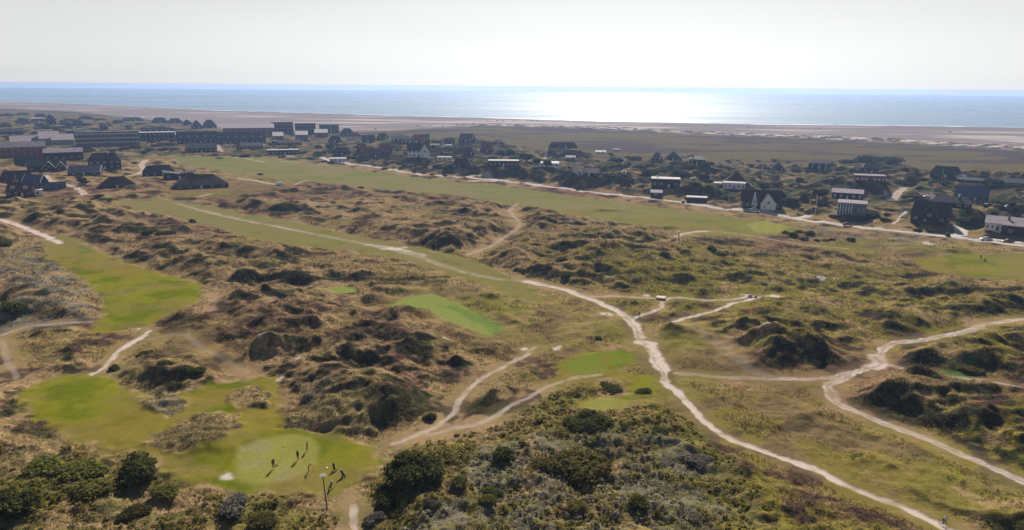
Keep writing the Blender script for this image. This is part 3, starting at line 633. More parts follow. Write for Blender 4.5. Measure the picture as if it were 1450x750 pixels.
def house(u0, u1, vb, hp, label, roof='gable', ridge='x', rm='thatch', wm='dark_wall', depth=None, rise=.55, yaw=0, win=3, chim=None, trim=None,
          name='house', cat='house', rows=1, bands=0, dormers=0, lift=0, lit=False, cx=.3, door=True, side=1, extra=None):
    uc = (u0 + u1) / 2; x, y, z = ground(uc, vb); s = F / (np.hypot(np.hypot(x, y), CAM_H) * .985) * 1.0
    L = .96 * (u1 - u0) / s; Ht = hp / s * .94; D = depth or min(max(L * .55, 5), 10)
    if ridge == 'y' and not depth: D = min(L * 1.2, 13)
    az = math.atan2(x, y); k = (1 + (D / 2) / math.hypot(x, y)); z = pad(x * k, y * k, max(L, D) * .52)
    root = thing(name, label, cat, (x * k, y * k, z + lift), -az + R(yaw))
    zw = Ht * (1 - rise) if roof not in ('flat',) else Ht - .35
    wb = MB(); hx, hy = L / 2, D / 2
    if roof == 'gable':
        if ridge == 'x': wb.prism([(-hy, -1.5), (hy, -1.5), (hy, zw), (0, Ht - .3), (-hy, zw)], -hx, hx, axis='x')
        else: wb.prism([(-hx, -1.5), (hx, -1.5), (hx, zw), (0, Ht - .3), (-hx, zw)], -hy, hy)
    elif roof == 'shed': wb.prism([(-hy, -1.5), (hy, -1.5), (hy, zw - .1), (-hy, Ht - .35)], -hx, hx, axis='x')
    elif roof == 'shedfront': wb.prism([(-hy, -1.5), (hy, -1.5), (hy, Ht - .35), (-hy, zw - .2)], -hx, hx, axis='x')
    elif roof == 'butterfly': wb.box(-hx, hx, -hy, hy, -1.5, zw - .2)
    else: wb.box(-hx, hx, -hy, hy, -1.5, zw)
    wb.build('wall', wm, root)
    r = roof_part(root, L, D, zw, Ht, roof, ridge, rm, trim=trim)
    zf = zw if not (roof == 'shed') else Ht - .5
    if ridge == 'y' and roof == 'gable': zf = zw + (Ht - zw) * .35
    hrow = max(zf, 1.9) / rows
    for j in range(rows):
        for i in range(win):
            X_ = -hx + L * (i + .5) / win + random.uniform(-.04, .04) * L / max(win, 1)
            if j == 0 and door and i == win // 2 and win > 1:
                d = MB().box(-.5, .5, -.07, 0, 0, 2.0).build('door', 'white_paint' if wm == 'dark_wall' else 'wood_brown', root); d.location = (X_, -hy - .003, .02)
                MB().box(.32, .4, -.12, -.07, .95, 1.1).build('handle', 'metal_grey', d); continue
            wh = min(1.25, hrow * .55); window(root, X_, -hy - .003, j * hrow + hrow * .32, min(1.5, L / win * .55), wh, lit=lit)
    for sgn, fc in ((-1, 'left'), (1, 'right')):
        if D > 5 and side: window(root, sgn * (hx + .003), 0, min(1.0, zw * .4), 1.1, min(1.0, max(zw * .5, .6)), fc, lit=lit)
    if ridge == 'y' and roof == 'gable' and Ht > 4.5: window(root, 0, -hy - .003, zw + (Ht - zw) * .12, 1.2, 1.0, lit=lit)
    for j in range(bands):
        zb = Ht * (j + .75) / (bands + .3); MB().box(-hx, hx, -hy - 1.3, -hy - .02, zb, zb + .75).build('balcony', 'white_wall', root)
    if bands:
        nn = max(2, int(L / 6))
        for i in range(nn + 1): X_ = -hx + L * i / nn; MB().box(X_ - .12, X_ + .12, -hy - 1.33, -hy - .02, 0, Ht - .35).build('balcony_partition', 'grey_wall', root)
    for i in range(dormers):
        X_ = -hx + L * (i + .5) / dormers; zd = zw + (Ht - zw) * .25; yd = -hy * .82
        d = MB().box(X_ - .8, X_ + .8, yd, yd + hy * .6, zd, zd + 1.2).build('dormer', 'white_wall', r)
        MB().box(X_ - 1.0, X_ + 1.0, yd - .15, yd + hy * .6, zd + 1.2, zd + 1.35).build('dormer_roof', 'roof_pale', d)
        MB().box(X_ - .55, X_ + .55, yd - .03, yd - .003, zd + .25, zd + 1.05).build('dormer_window', 'window_glass', d)
    if chim:
        a = cx * (L / 2 if ridge == 'x' else 0); zz = Ht + .9
        c = MB().box(a - .4, a + .4, -.4, .4, zw, zz); c.box(a - .48, a + .48, -.48, .48, zz, zz + .18); c.build('chimney', chim, r)
    if extra: extra(root, L, D, Ht, zw, r)
    return root
def cross_gable(xf, wf, hf, rm='thatch', wm='white_wall', proj=2.5, trim='white_paint', halfw=True):
    """front wing with its gable towards the road"""
    def fn(root, L, D, Ht, zw, r):
        a = xf * L / 2; w = wf * L / 2; h = Ht * hf; z1 = h * .42; y0 = -D / 2 - proj; g = MB()
        g.prism([(a - w, -1.5), (a + w, -1.5), (a + w, z1), (a, h - .3), (a - w, z1)], y0, 0)
        g.build('gable_wing', wm, root); rf = MB(); o = .4; k = (h - z1) / w * o
        for s in (-1, 1):
            P = [(a, y0 - o, h), (a, 0, h), (a + s * (w + o), 0, z1 - k), (a + s * (w + o), y0 - o, z1 - k)]
            rf.slab(P if s < 0 else P[::-1], .25)
        rr_ = rf.build('wing_roof', rm, root); t = MB()
        for s in (-1, 1): t.tube((a, y0 - o - .05, h), (a + s * (w + o), y0 - o - .05, z1 - k), .18, n=4)
        t.build('bargeboard', trim, rr_)
        window(root, a, y0 - .003, z1 * .95, min(1.6, w * .7), min(1.1, (h - z1) * .5)); window(root, a - w * .5, y0 - .003, .8, 1.0, 1.0)
    return fn
def annex(x0, x1, h, wm='white_wall', rm='roof_pale', dy=3.0):
    def fn(root, L, D, Ht, zw, r):
        a, b = x0 * L / 2, x1 * L / 2; MB().box(a, b, -D / 2 - dy, -D / 2 - .01, -1.5, h * Ht).build('annex', wm, root)
        MB().box(a - .3, b + .3, -D / 2 - dy - .3, -D / 2 - .01, h * Ht + .003, h * Ht + .25).build('annex_roof', rm, root)
        n = max(1, int((b - a) / 3))
        for i in range(n): window(root, a + (b - a) * (i + .5) / n, -D / 2 - dy - .003, .8, 1.2, 1.0)
    return fn
# ------------------------------------------------------------------ the houses, left to right, near and far
HW = dict(rm='dark_roof')
# cluster on the left
house(26, 48, 235, 11, 'small dark gabled house at the back of the left cluster, beside the brick terrace', ridge='x', rm='dark_roof', win=3, rise=.6)
house(47, 88, 244, 14, 'dark house with two pale edged gables facing the dunes, in the left cluster', ridge='x', rm='dark_roof', win=4, extra=lambda *a: (cross_gable(.1, .3, .9, 'dark_roof', 'dark_wall')(*a), cross_gable(.72, .24, .85, 'dark_roof', 'dark_wall')(*a)))
house(7, 43, 258, 14, 'long thatched house with an unbroken dark roof at the far left edge', roof='halfhip', win=3, rise=.7, depth=9)
house(40, 62, 266, 16, 'dark gabled house with white rafters right behind the brown roofed house', ridge='x', yaw=-35, rm='blue_roof', wm='dark_wall', trim='white_paint', win=3, chim='brick', cx=.9, depth=7)
house(62, 90, 268, 9, 'low blue grey lean-to hut beside the sandy drive of the left cluster', roof='shed', rm='blue_roof', wm='blue_wall', win=2, rise=.3, name='hut', cat='hut')
house(19, 48, 279, 17, 'brown roofed cottage with white windows and two dormers, nearest house on the left', ridge='x', yaw=-28, rm='roof_brown', win=4, dormers=2, chim='brick', cx=-.6, rise=.6, depth=8)
house(49, 59, 277, 7, 'white flat roofed outbuilding joined to the brown roofed cottage', roof='flat', rm='roof_pale', wm='white_wall', win=1, name='outbuilding', cat='outbuilding', door=False)
house(104, 140, 249, 12, 'long low house with a violet grey roof and white end gable beside the sandy drive', ridge='x', yaw=-14, rm='roof_mauve', trim='white_paint', win=3, rise=.65, depth=9)
house(131, 168, 241, 20, 'tall dark two storey thatched house above the left cluster', roof='halfhip', win=5, rows=2, rise=.42, depth=11, chim='white_wall')
house(145, 188, 261, 14, 'thatched house with a rounded dark roof and pale end wall, below the two storey house', roof='hip', win=3, rise=.72, depth=11)
house(206, 245, 248, 13, 'dark thatched house beside the top of the winding sandy drive', roof='halfhip', win=4, rise=.6, depth=10)
house(235, 275, 254, 11, 'dark house with a roof folded like open wings next to the big thatched house', roof='butterfly', rm='dark_roof', win=3, rise=.35, depth=9, chim='brick')
house(251, 320, 267, 17, 'very wide dark thatched house with hipped ends standing at the edge of the dunes', roof='hip', win=5, rise=.68, depth=15, chim='brick', cx=-.1)
# brick terrace, pavilion and hotel
house(0, 56, 222, 17, 'long brick terrace with rows of small windows under a mauve roof', rm='roof_mauve', wm='brick', win=9, rows=2, rise=.35, depth=14, name='terrace', cat='terrace', lift=1)
house(52, 72, 229, 16, 'brick wing with a steep red tiled roof at the right end of the terrace', roof='hip', rm='tile_red', wm='brick', win=2, rise=.75, depth=12, name='terrace_wing', cat='building')
house(70, 112, 226, 15, 'dark fronted building with a wide mauve roof beside the red tiled wing', rm='roof_mauve', wm='dark_wall', win=5, rise=.3, depth=16, name='apartment_building', cat='building')
house(108, 128, 216, 9, 'low brick wing with a brown roof below the white banded hotel', rm='roof_brown', wm='brick', win=2, rise=.6, name='terrace_wing', cat='building')
house(22, 58, 204, 10, 'long low hall with a mauve roof behind the brick terrace', roof='shedfront', rm='roof_mauve', wm='grey_wall', win=5, rise=.6, depth=18, name='hall', cat='hall')
house(60, 82, 204, 15, 'pale grey pool hall with a stepped sloping roof, left of the hotel', roof='shedfront', rm='roof_mauve', wm='grey_wall', win=4, rise=.5, depth=26, name='pool_hall', cat='hall')
house(78, 102, 205, 13, 'pale grey pool hall with a long low roof joined to the hotel', roof='shedfront', rm='roof_mauve', wm='grey_wall', win=4, rise=.45, depth=24, name='pool_hall', cat='hall')
house(97, 118, 194, 9, 'dark block behind the pool hall, left of the hotel', roof='flat', rm='dark_roof', win=4, rise=.2, name='apartment_building', cat='building')
house(118, 190, 206, 18, 'long flat roofed hotel with three white balcony bands', roof='flat', rm='dark_roof', wm='roof_brown', win=14, rows=3, bands=3, depth=14, name='hotel', cat='hotel', door=False)
house(196, 244, 199, 11, 'dark hotel wing with a bright white roof edge right of the banded hotel', roof='flat', rm='roof_white', wm='dark_wall', win=9, rows=2, depth=12, name='hotel_wing', cat='hotel')
house(204, 240, 189, 7, 'dark roofed row with small pale dormers behind the white edged hotel wing', rm='dark_roof', win=5, dormers=5, depth=9, rise=.6, name='row_house', cat='building')
house(240, 262, 196, 9, 'mauve roofed flat fronted wing between two dark hotel rows', roof='shedfront', rm='roof_mauve', wm='grey_wall', win=4, rise=.4, depth=16, name='hotel_wing', cat='hotel')
house(255, 306, 204, 16, 'dark hotel row with five white dormers in its roof', rm='dark_roof', win=8, rows=1, dormers=5, rise=.62, depth=15, name='hotel_row', cat='hotel')
house(309, 374, 203, 16, 'dark hotel row with six white dormers in its roof', rm='dark_roof', win=9, rows=1, dormers=6, rise=.62, depth=15, name='hotel_row', cat='hotel')
house(266, 305, 215, 12, 'dark low row in front of the five dormer hotel row', rm='dark_roof', win=7, rise=.5, depth=12, name='row_house', cat='building')
house(342, 371, 212, 8, 'dark low house in front of the six dormer hotel row', rm='dark_roof', win=5, rise=.5, depth=10, name='row_house', cat='building')
house(380, 422, 219, 7, 'long low flat roofed white edged house by the parking place', roof='flat', rm='roof_pale', wm='dark_wall', win=8, depth=9, name='bungalow', cat='bungalow')
# halls towards the beach
house(320, 387, 194, 17, 'big hall with a wide mauve brown roof, nearest of the beach halls', roof='shedfront', rm='roof_mauve', wm='brick', win=10, rows=2, rise=.25, depth=34, name='beach_hall', cat='hall', lift=0)
house(386, 415, 190, 17, 'tall dark block right of the big mauve roofed hall', roof='shed', rm='dark_roof', wm='dark_wall', win=6, rows=3, rise=.2, depth=20, name='apartment_block', cat='building')
house(419, 447, 190, 16, 'tall dark block in the middle of three by the beach', roof='shed', rm='dark_roof', wm='dark_wall', win=6, rows=3, rise=.2, depth=20, name='apartment_block', cat='building')
house(453, 480, 189, 13, 'tall dark block nearest the mast, right of three', roof='shed', rm='dark_roof', wm='dark_wall', win=6, rows=3, rise=.2, depth=20, name='apartment_block', cat='building')
house(387, 401, 197, 9, 'low annexe with a pale mauve sloping roof in front of the left dark block', roof='shedfront', rm='roof_pale', wm='brick', win=2, rise=.55, depth=12, name='annexe', cat='building')
house(419, 436, 198, 12, 'low annexe with a pale sloping roof in front of the middle dark block', roof='shedfront', rm='roof_pale', wm='blue_wall', win=3, rise=.4, depth=12, name='annexe', cat='building')
house(446, 464, 195, 11, 'red brown annexe with pale sloping roof in front of the right dark block', roof='shedfront', rm='roof_pale', wm='brick', win=3, rise=.4, depth=12, name='annexe', cat='building')
house(395, 427, 206, 7, 'low dark red house in front of the beach blocks', rm='roof_brown', wm='brick', win=5, rise=.5, depth=9)
house(482, 501, 191, 9, 'dark hipped house right of the beach mast', roof='hip', rm='dark_roof', win=3, rise=.6)
house(465, 484, 202, 10, 'dark hipped house below the beach mast', roof='hip', rm='dark_roof', win=3, rise=.6)
house(493, 512, 197, 10, 'white walled house with a red tiled hipped roof near the beach blocks', roof='hip', rm='tile_red', wm='white_wall', win=4, rise=.55)
house(512, 531, 201, 10, 'dark gabled house right of the white house with red hipped roof', rm='dark_roof', win=3, rise=.55)
house(534, 550, 197, 8, 'small dark hipped house near the beach, left of the dark bungalow', roof='hip', rm='dark_roof', win=2, rise=.6)
house(555, 579, 204, 9, 'dark house with bright windows at the heath edge, left of the red gabled house', rm='dark_roof', win=4, rise=.45, lit=True)
# back row on the left, in front of the beach
house(217, 236, 174, 7, 'dark hipped house at the beach edge, leftmost of the back row', roof='hip', rm='dark_roof', win=3, rise=.7)
house(239, 257, 174, 6, 'low dark hipped house at the beach edge, second of the back row', roof='hip', rm='dark_roof', win=3, rise=.7)
house(260, 271, 177, 8, 'dark gabled house facing the town in the back row, third from the left', ridge='y', rm='dark_roof', win=2, rise=.6)
house(272, 286, 182, 12, 'steep dark house with its gable towards the town in the middle of the back row', ridge='y', rm='dark_roof', win=2, rise=.7, trim='white_paint')
house(288, 306, 181, 11, 'dark pyramid roofed house at the right end of the back row', roof='hip', rm='dark_roof', win=2, rise=.7, depth=12)
house(68, 78, 176, 13, 'narrow tall house with a pointed roof above the far left shrubs', ridge='y', rm='dark_roof', wm='dark_wall', win=2, rows=2, rise=.45)
house(78, 81, 171, 5, 'small pink white gabled hut beside the narrow tall house', ridge='y', rm='tile_red', wm='white_wall', win=1, name='hut', cat='hut', door=False)
house(25, 36, 176, 5, 'low pale gabled cottage at the far left', rm='dark_roof', wm='grey_wall', win=2)
house(47, 58, 171, 4, 'low dark cottage with a pale ridge at the far left near the beach', rm='roof_pale', wm='dark_wall', win=2, rise=.3)
house(104, 118, 178, 7, 'dark hipped house between shrubs above the banded hotel', roof='hip', rm='dark_roof', win=2, rise=.6)
house(176, 200, 171, 5, 'long dark house with a flat ridge near the beach above the hotel', roof='hip', rm='dark_roof', win=4, rise=.55, chim='brick')
house(0, 28, 190, 7, 'long dark shed like house at the left edge', rm='dark_roof', win=4, rise=.5)
house(143, 152, 184, 9, 'dark gabled cottage peeping over the banded hotel', ridge='y', rm='dark_roof', win=1)
# middle of the belt
house(506, 520, 217, 12, 'red roofed gabled house with a dark front, leftmost of the red trio', yaw=40, rm='tile_red', wm='dark_wall', win=2, rise=.7)
house(519, 540, 224, 13, 'red brown gabled house lowest of the red trio', rm='roof_brown', wm='dark_wall', win=4, rise=.6, chim='white_wall')
house(537, 554, 219, 13, 'red roofed gabled house, rightmost of the red trio', yaw=-35, rm='tile_red', wm='dark_wall', win=2, rise=.7)
house(473, 496, 219, 10, 'dark thatched house behind shrubs above the road', roof='halfhip', win=3, rise=.65)
house(467, 490, 229, 5, 'low flat white building beside the start of the road', roof='flat', rm='roof_white', wm='white_wall', win=4, depth=7, name='bungalow', cat='bungalow')
house(577, 609, 226, 21, 'large white walled villa with a steep gable and dark roof', rm='dark_roof', wm='white_wall', win=5, rows=2, rise=.5, depth=10, chim='white_wall', cx=-.2, extra=cross_gable(.55, .42, .92, 'dark_roof', 'white_wall'))
house(584, 601, 202, 11, 'steep red roofed house with a pale gable behind the white villa', ridge='x', yaw=25, rm='tile_red', wm='dark_wall', win=2, rise=.7, trim='white_paint')
house(598, 608, 199, 8, 'dark house stuck behind the steep red roofed house', rm='dark_roof', win=2)
house(609, 627, 206, 9, 'dark halfhipped house right of the steep red roofed house', roof='halfhip', win=3, rise=.6)
house(630, 644, 204, 9, 'dull brown roofed house between two dark ones', rm='roof_brown', wm='dark_wall', win=2, rise=.6)
house(609, 622, 208, 3, 'low flat pale shed below the dark halfhipped house', roof='flat', rm='roof_pale', wm='white_wall', win=2, name='shed', cat='shed', door=False)
house(631, 640, 209, 4, 'small flat white roofed shed with open front', roof='flat', rm='roof_white', wm='grey_wall', win=1, name='shed', cat='shed', door=False)
house(651, 672, 204, 12, 'red brown gabled house standing highest at the heath edge', yaw=-22, rm='roof_brown', wm='dark_wall', win=3, rise=.65, trim='white_paint', depth=9)
house(680, 699, 216, 13, 'red roofed thatch shaped house among dark shrubs', roof='halfhip', rm='tile_red', wm='dark_wall', win=3, rise=.65)
house(696, 715, 205, 6, 'low dark house at the heath edge with a sagging ridge', roof='hip', rm='dark_roof', win=3, rise=.55)
house(655, 672, 222, 12, 'dark green thatched house with a rounded roof', roof='hip', win=2, rise=.75)
house(619, 640, 228, 6, 'small white flat roofed cabin right of the white villa', roof='flat', rm='roof_white', wm='white_wall', win=3, name='cabin', cat='cabin', depth=5)
house(640, 667, 239, 13, 'dark thatched house with two pale windows below the white cabin', roof='halfhip', win=4, rise=.6, depth=9)
house(691, 735, 237, 9, 'long low house with a white flat roof in front of dark trees', roof='flat', rm='roof_white', wm='dark_wall', win=7, depth=8, name='bungalow', cat='bungalow')
house(776, 818, 211, 8, 'long dark thatched house at the heath edge above the dirt track', roof='halfhip', win=4, rise=.7, depth=9)
house(757, 792, 239, 6, 'low house with a broad white flat roof like a disc', roof='flat', rm='roof_white', wm='white_wall', win=5, depth=14, chim='brick', name='bungalow', cat='bungalow')
house(801, 815, 226, 5, 'small grey roofed hut half sunk in shrubs', roof='shedfront', rm='roof_mauve', wm='grey_wall', win=2, name='hut', cat='hut')
house(843, 858, 217, 4, 'small white roofed cabin right of the long thatched house', roof='shedfront', rm='roof_white', wm='grey_wall', win=2, name='cabin', cat='cabin')
house(811, 848, 251, 11, 'low house with mauve roof, white gables and tall dark chimney behind the grassy dune', rm='roof_mauve', wm='dark_wall', win=4, chim='brick', cx=-.1, depth=8, rise=.5, extra=cross_gable(-.5, .2, .95, 'dark_roof', 'blue_wall', 1.5))
house(868, 878, 214, 3, 'tiny pale flat cabin at the heath edge', roof='flat', rm='roof_pale', wm='grey_wall', win=2, name='cabin', cat='cabin', door=False)
house(880, 887, 247, 4, 'tiny white gabled shed on the grass in a hollow', ridge='y', rm='roof_white', wm='white_wall', win=1, name='shed', cat='shed', door=False)
# right half
house(922, 938, 227, 11, 'dark pyramid roofed house left of the one with a chimney', roof='hip', win=2, rise=.8, depth=10)
house(941, 965, 226, 11, 'dark pyramid roofed house with a pointed chimney', roof='hip', win=3, rise=.75, chim='brick', cx=0, depth=11)
house(976, 998, 232, 13, 'boxy dark two storey house with pale windows on a rise', roof='halfhip', rm='dark_roof', win=3, rows=2, rise=.3, depth=9, chim='brick', cx=-.6)
house(922, 962, 264, 13, 'low black house with a white flat roof and white corner pillars', roof='flat', rm='roof_white', wm='dark_wall', win=4, depth=9, chim='white_wall', cx=-.6, name='bungalow', cat='bungalow')
house(921, 937, 280, 9, 'small black shed with a pale lean-to roof by the road', roof='shedfront', rm='roof_mauve', wm='dark_wall', win=1, name='shed', cat='shed', rise=.3, door=False)
house(972, 1000, 287, 8, 'long black shed with a thin white roof beside the road', roof='flat', rm='roof_white', wm='dark_wall', win=0, depth=5, name='shed', cat='shed', side=0)
house(1020, 1064, 262, 20, 'huge dark pyramid roofed thatched house behind a white extension', roof='hip', win=4, rise=.88, depth=16)
house(1024, 1054, 269, 9, 'white walled flat roofed extension in front of the huge pyramid roof', roof='flat', rm='roof_pale', wm='white_wall', win=5, depth=7, name='extension', cat='building')
house(1011, 1021, 265, 6, 'low white flat annexe left of the white extension', roof='flat', rm='roof_white', wm='white_wall', win=1, depth=5, name='extension', cat='building', door=False)
house(1050, 1103, 297, 24, 'big black house with white half timbered gables beside the road', ridge='x', yaw=6, rm='thatch', wm='dark_wall', win=4, rise=.6, depth=12, chim=None, extra=lambda *a: (cross_gable(.28, .36, .88, 'thatch', 'white_wall', 3.5)(*a), cross_gable(-.4, .1, .95, 'thatch', 'white_wall', .8)(*a)))
house(1069, 1090, 238, 5, 'long low dark house left of the pointed one at the heath edge', roof='hip', win=3, rise=.6)
house(1092, 1111, 240, 12, 'dark house with a pointed roof and pale mast at the heath edge', roof='hip', win=2, rise=.8, depth=10)
house(1146, 1173, 241, 13, 'boxy dark house with a pole against its wall at the heath edge', roof='halfhip', rm='dark_roof', win=3, rows=2, rise=.35, depth=9)
house(1222, 1246, 246, 13, 'boxy dark house right of a shrub row, second from the heath edge', roof='halfhip', rm='dark_roof', win=3, rise=.45, depth=9)
house(1211, 1248, 262, 9, 'long low red brown cabin with a pale mauve flat roof', roof='flat', yaw=12, rm='roof_mauve', wm='brick', win=7, depth=8, name='bungalow', cat='bungalow', lit=True)
house(1180, 1218, 283, 12, 'low black cabin with pale window row and mauve roof', roof='shedfront', rm='roof_mauve', wm='dark_wall', win=5, depth=8, rise=.3, name='bungalow', cat='bungalow', lit=True)
house(1187, 1222, 308, 15, 'blue grey pavilion with white posts and a flat roof close to the road', roof='flat', rm='roof_mauve', wm='blue_wall', win=6, depth=11, name='pavilion', cat='pavilion', extra=lambda root, L, D, Ht, zw, r: [MB().box(-L / 2 + L * .5 * i / 5 - .12, -L / 2 + L * .5 * i / 5 + .12, -D / 2 - .6, -D / 2 - .36, -1, Ht - .36).build('post', 'white_paint', root) for i in range(6)])
house(1296, 1336, 320, 26, 'big black gabled house on the grass bank above the road', ridge='x', yaw=-8, rm='dark_roof', wm='dark_wall', win=4, rise=.62, depth=12, chim='brick', cx=-.1, extra=cross_gable(.1, .45, .95, 'dark_roof', 'dark_wall', 2.5, 'wood_brown'))
house(1321, 1355, 254, 13, 'dark house with two small windows and a pole at the heath edge on the right', roof='halfhip', win=3, rise=.5, depth=9, chim='brick', cx=-.7)
house(1355, 1364, 253, 6, 'small white walled annexe right of the dark house at the heath edge', ridge='y', rm='roof_pale', wm='white_wall', win=1, name='outbuilding', cat='outbuilding', door=False)
house(1361, 1392, 260, 6, 'long plain dark shed right of the white walled annexe', rm='dark_roof', win=2, rise=.4, depth=6, name='shed', cat='shed')
house(1409, 1452, 261, 9, 'long dark bungalow at the right edge below the heath', rm='dark_roof', win=5, rise=.5, depth=9, name='bungalow', cat='bungalow')
house(1356, 1392, 286, 17, 'dark house with a broad blue grey roof behind the white chimney', rm='blue_roof', win=4, rise=.65, depth=11)
house(1323, 1368, 291, 13, 'long black house with a white chimney and a pale hipped end', roof='halfhip', rm='dark_roof', win=5, rise=.5, depth=8, chim='white_wall', cx=.35)
house(1309, 1324, 283, 7, 'small garden pavilion with a pale pointed roof beside the flag', roof='hip', rm='roof_pale', wm='grey_wall', win=2, rise=.5, depth=5, name='pavilion', cat='pavilion')
house(1398, 1424, 330, 15, 'white walled house with a pale mauve roof, left of the pair by the road', roof='shedfront', rm='roof_mauve', wm='white_wall', win=5, rise=.4, depth=9, chim='brick', cx=.8)
house(1424, 1462, 336, 19, 'black walled house with a pale mauve roof, right of the pair by the road', roof='shedfront', rm='roof_mauve', wm='dark_wall', win=2, rise=.35, depth=10)
house(1396, 1403, 320, 5, 'little pale shed left of the white walled house by the road', roof='flat', rm='roof_pale', wm='grey_wall', win=0, side=0, name='shed', cat='shed', depth=3)
house(128, 135, 214, 4, 'small orange red hut left of the paler one on the lawn', ridge='y', rm='tile_red', wm='wood_brown', win=1, name='hut', cat='hut', door=False, side=0)
house(142, 148, 213, 4, 'small pinkish hut standing alone on the lawn', ridge='y', rm='tile_red', wm='white_wall', win=1, name='hut', cat='hut', door=False, side=0)
# ------------------------------------------------------------------ vehicles
def make_car(name, label, col, van=False):
    t = thing(name, label, 'van' if van else 'car'); L, w = (4.9, 1.9) if van else (4.3, 1.76); h = 1.95 if van else 1.46
    def skin(prof, ws, nm, mat, parent, bev=0):
        b = MB(); n = len(prof); V = []
        for sgn in (-1, 1):
            for (a, z), k in zip(prof, ws): V.append((a, sgn * k, z))
        b.add(V, [tuple(range(n)), tuple(range(2 * n - 1, n - 1, -1))] + [(i, i + n, (i + 1) % n + n, (i + 1) % n) for i in range(n)])
        return b.build(nm, mat, parent, bevel=bev)
    hw = w / 2; a = L / 2
    if van: body = [(-a, .3), (a, .3), (a, .75), (a - .45, 1.0), (a - 1.15, 1.75), (a - 1.6, h), (-a + .15, h), (-a, 1.1)]; ws = [hw, hw, hw, hw * .97, hw * .9, hw * .86, hw * .86, hw]
    else: body = [(-a, .32), (a, .32), (a + .02, .62), (a - .25, .78), (a - 1.05, .92), (-a + .25, .98), (-a, .8)]; ws = [hw * .96, hw * .96, hw, hw, hw, hw, hw]
    bd = skin(body, ws, 'body', 'car_' + col, t, .05)
    if not van:
        cab = [(a - 1.0, .9), (a - 1.75, 1.36), (-a + 1.25, h - .04), (-a + .35, .95)]; skin(cab, [hw * .9, hw * .74, hw * .74, hw * .88], 'windows', 'window_glass', t)
        skin([(a - 1.7, 1.36), (a - 1.9, 1.44), (-a + 1.3, h), (-a + 1.05, 1.38)], [hw * .74] * 4, 'roof', 'car_' + col, t, .02)
    else:
        MB().box(a - 2.4, a - 1.75, -hw * .93, hw * .93, 1.15, 1.65).build('windows', 'window_glass', t)
    for s in (-1, 1): 
        MB().box(a - .08, a + .03, s * hw * .6 - .17, s * hw * .6 + .17, .55, .7).build('headlight', 'lamp_glass', t)
        MB().box(-a - .02, -a + .06, s * hw * .75 - .14, s * hw * .75 + .14, .65, .85).build('tail_light', 'red_cloth', t)
    for x in (-a + .8, a - .85):
        for s in (-1, 1):
            o = MB().tube((x, s * (hw - .2), .32), (x, s * (hw + .02), .32), .32, n=16).build('wheel', 'tyre', t)
            MB().tube((x, s * (hw + .015), .32), (x, s * (hw + .035), .32), .2, n=12).build('rim', 'rim', o)
    return t
PROTO = {}
def car(u, v, label, col, heading=0, van=False, group=None, bare=False):
    """heading in degrees from the x axis"""
    x, y, z = ground(u, v); k = (col, van)
    if k not in PROTO: t = PROTO[k] = make_car('van' if van else 'car', label, col, van); t.location = (x, y, z + .02); t.rotation_euler = (0, 0, R(heading))
    else: t = dup(PROTO[k], (x, y, z + .02), R(heading), label)
    if group: t['group'] = group
    elif 'group' in t: del t['group']
    return t
car(1200, 319.5, 'dark red car driving on the pale road below the blue grey pavilion', 'red', -14)
car(1396, 340, 'silver car parked on the verge left of the dark one by the mauve roofed houses', 'silver', 165)
car(1427, 343, 'dark hatchback parked on the verge in front of the black walled house', 'black', 165)
car(1341, 333.5, 'small dark car parked at the mouth of the curved drive', 'black', 70)
car(1244, 278.5, 'white car parked at the forked sandy drive in the dunes', 'white', 175)
car(983, 254, 'white car parked beside the sandy track above the white roofed black house', 'white', 170)
car(1005, 256, 'dark car on the sandy track right of a white one', 'black', 175)
car(967, 286.5, 'grey car tucked against the left end of the long black shed', 'grey', 80)
car(1062, 299.5, 'silver car parked in front of the half timbered gable house, left of the white one', 'silver', 160)
car(1069, 300.5, 'white car parked in front of the half timbered gable house', 'white', 160)
car(397.5, 262, 'white van stopped at the end of a sandy track in the middle of the dunes', 'white', 20, True)
car(1396, 292, 'white car between shrubs right of the blue roofed house', 'white', 30)
car(1427, 294, 'silver car alone among shrubs at the right edge', 'silver', 10)
car(472, 230, 'blue car beside the low white building at the start of the road', 'blue', 20)
car(478, 231, 'white car right of the blue one at the start of the road', 'white', 20)
car(388, 201, 'white van by the annexe of the left dark block', 'white', 5, True)
car(320, 205, 'white car parked in front of the hotel row, left', 'white', 5); car(327, 205, 'silver car parked in front of the hotel row, right of a white one', 'silver', 5)
for i, u in enumerate((384, 390, 397, 403)): car(u, 221.5, 'small parked car in the row before the low flat roofed white edged house', ['white', 'silver', 'blue', 'grey'][i], 85, group='cars parked by the low white edged house')
car(532, 183, 'white van alone on the pale sand in the middle of the beach', 'white', 10, True)
car(592, 178.5, 'white van on the beach sand, left of a white camper', 'white', 5, True); car(609, 177.5, 'white camper on the sand beside a dark speck', 'white', 5, True)
bc = ['black', 'grey', 'blue', 'white', 'red', 'silver']
for i, (u, v) in enumerate([(25, 146), (108, 149.5), (133, 150.5), (206, 154), (241, 156), (395, 161), (465, 163), (556, 167), (627, 178.5), (648, 176.5), (655, 176), (671, 175),
      (691, 172), (699, 171.5), (704, 171), (712, 171), (728, 170.5), (734, 170.5), (740, 170.5), (748, 171), (753, 171), (760, 171), (1345, 187), (1060, 180), (1000, 178), (940, 177), (877, 176), (1160, 182)]):
    car(u, v, 'small car standing on the open beach near the water', bc[(i * 5) % 6 if i % 3 else 0], (i * 37) % 180, group='cars on the beach')
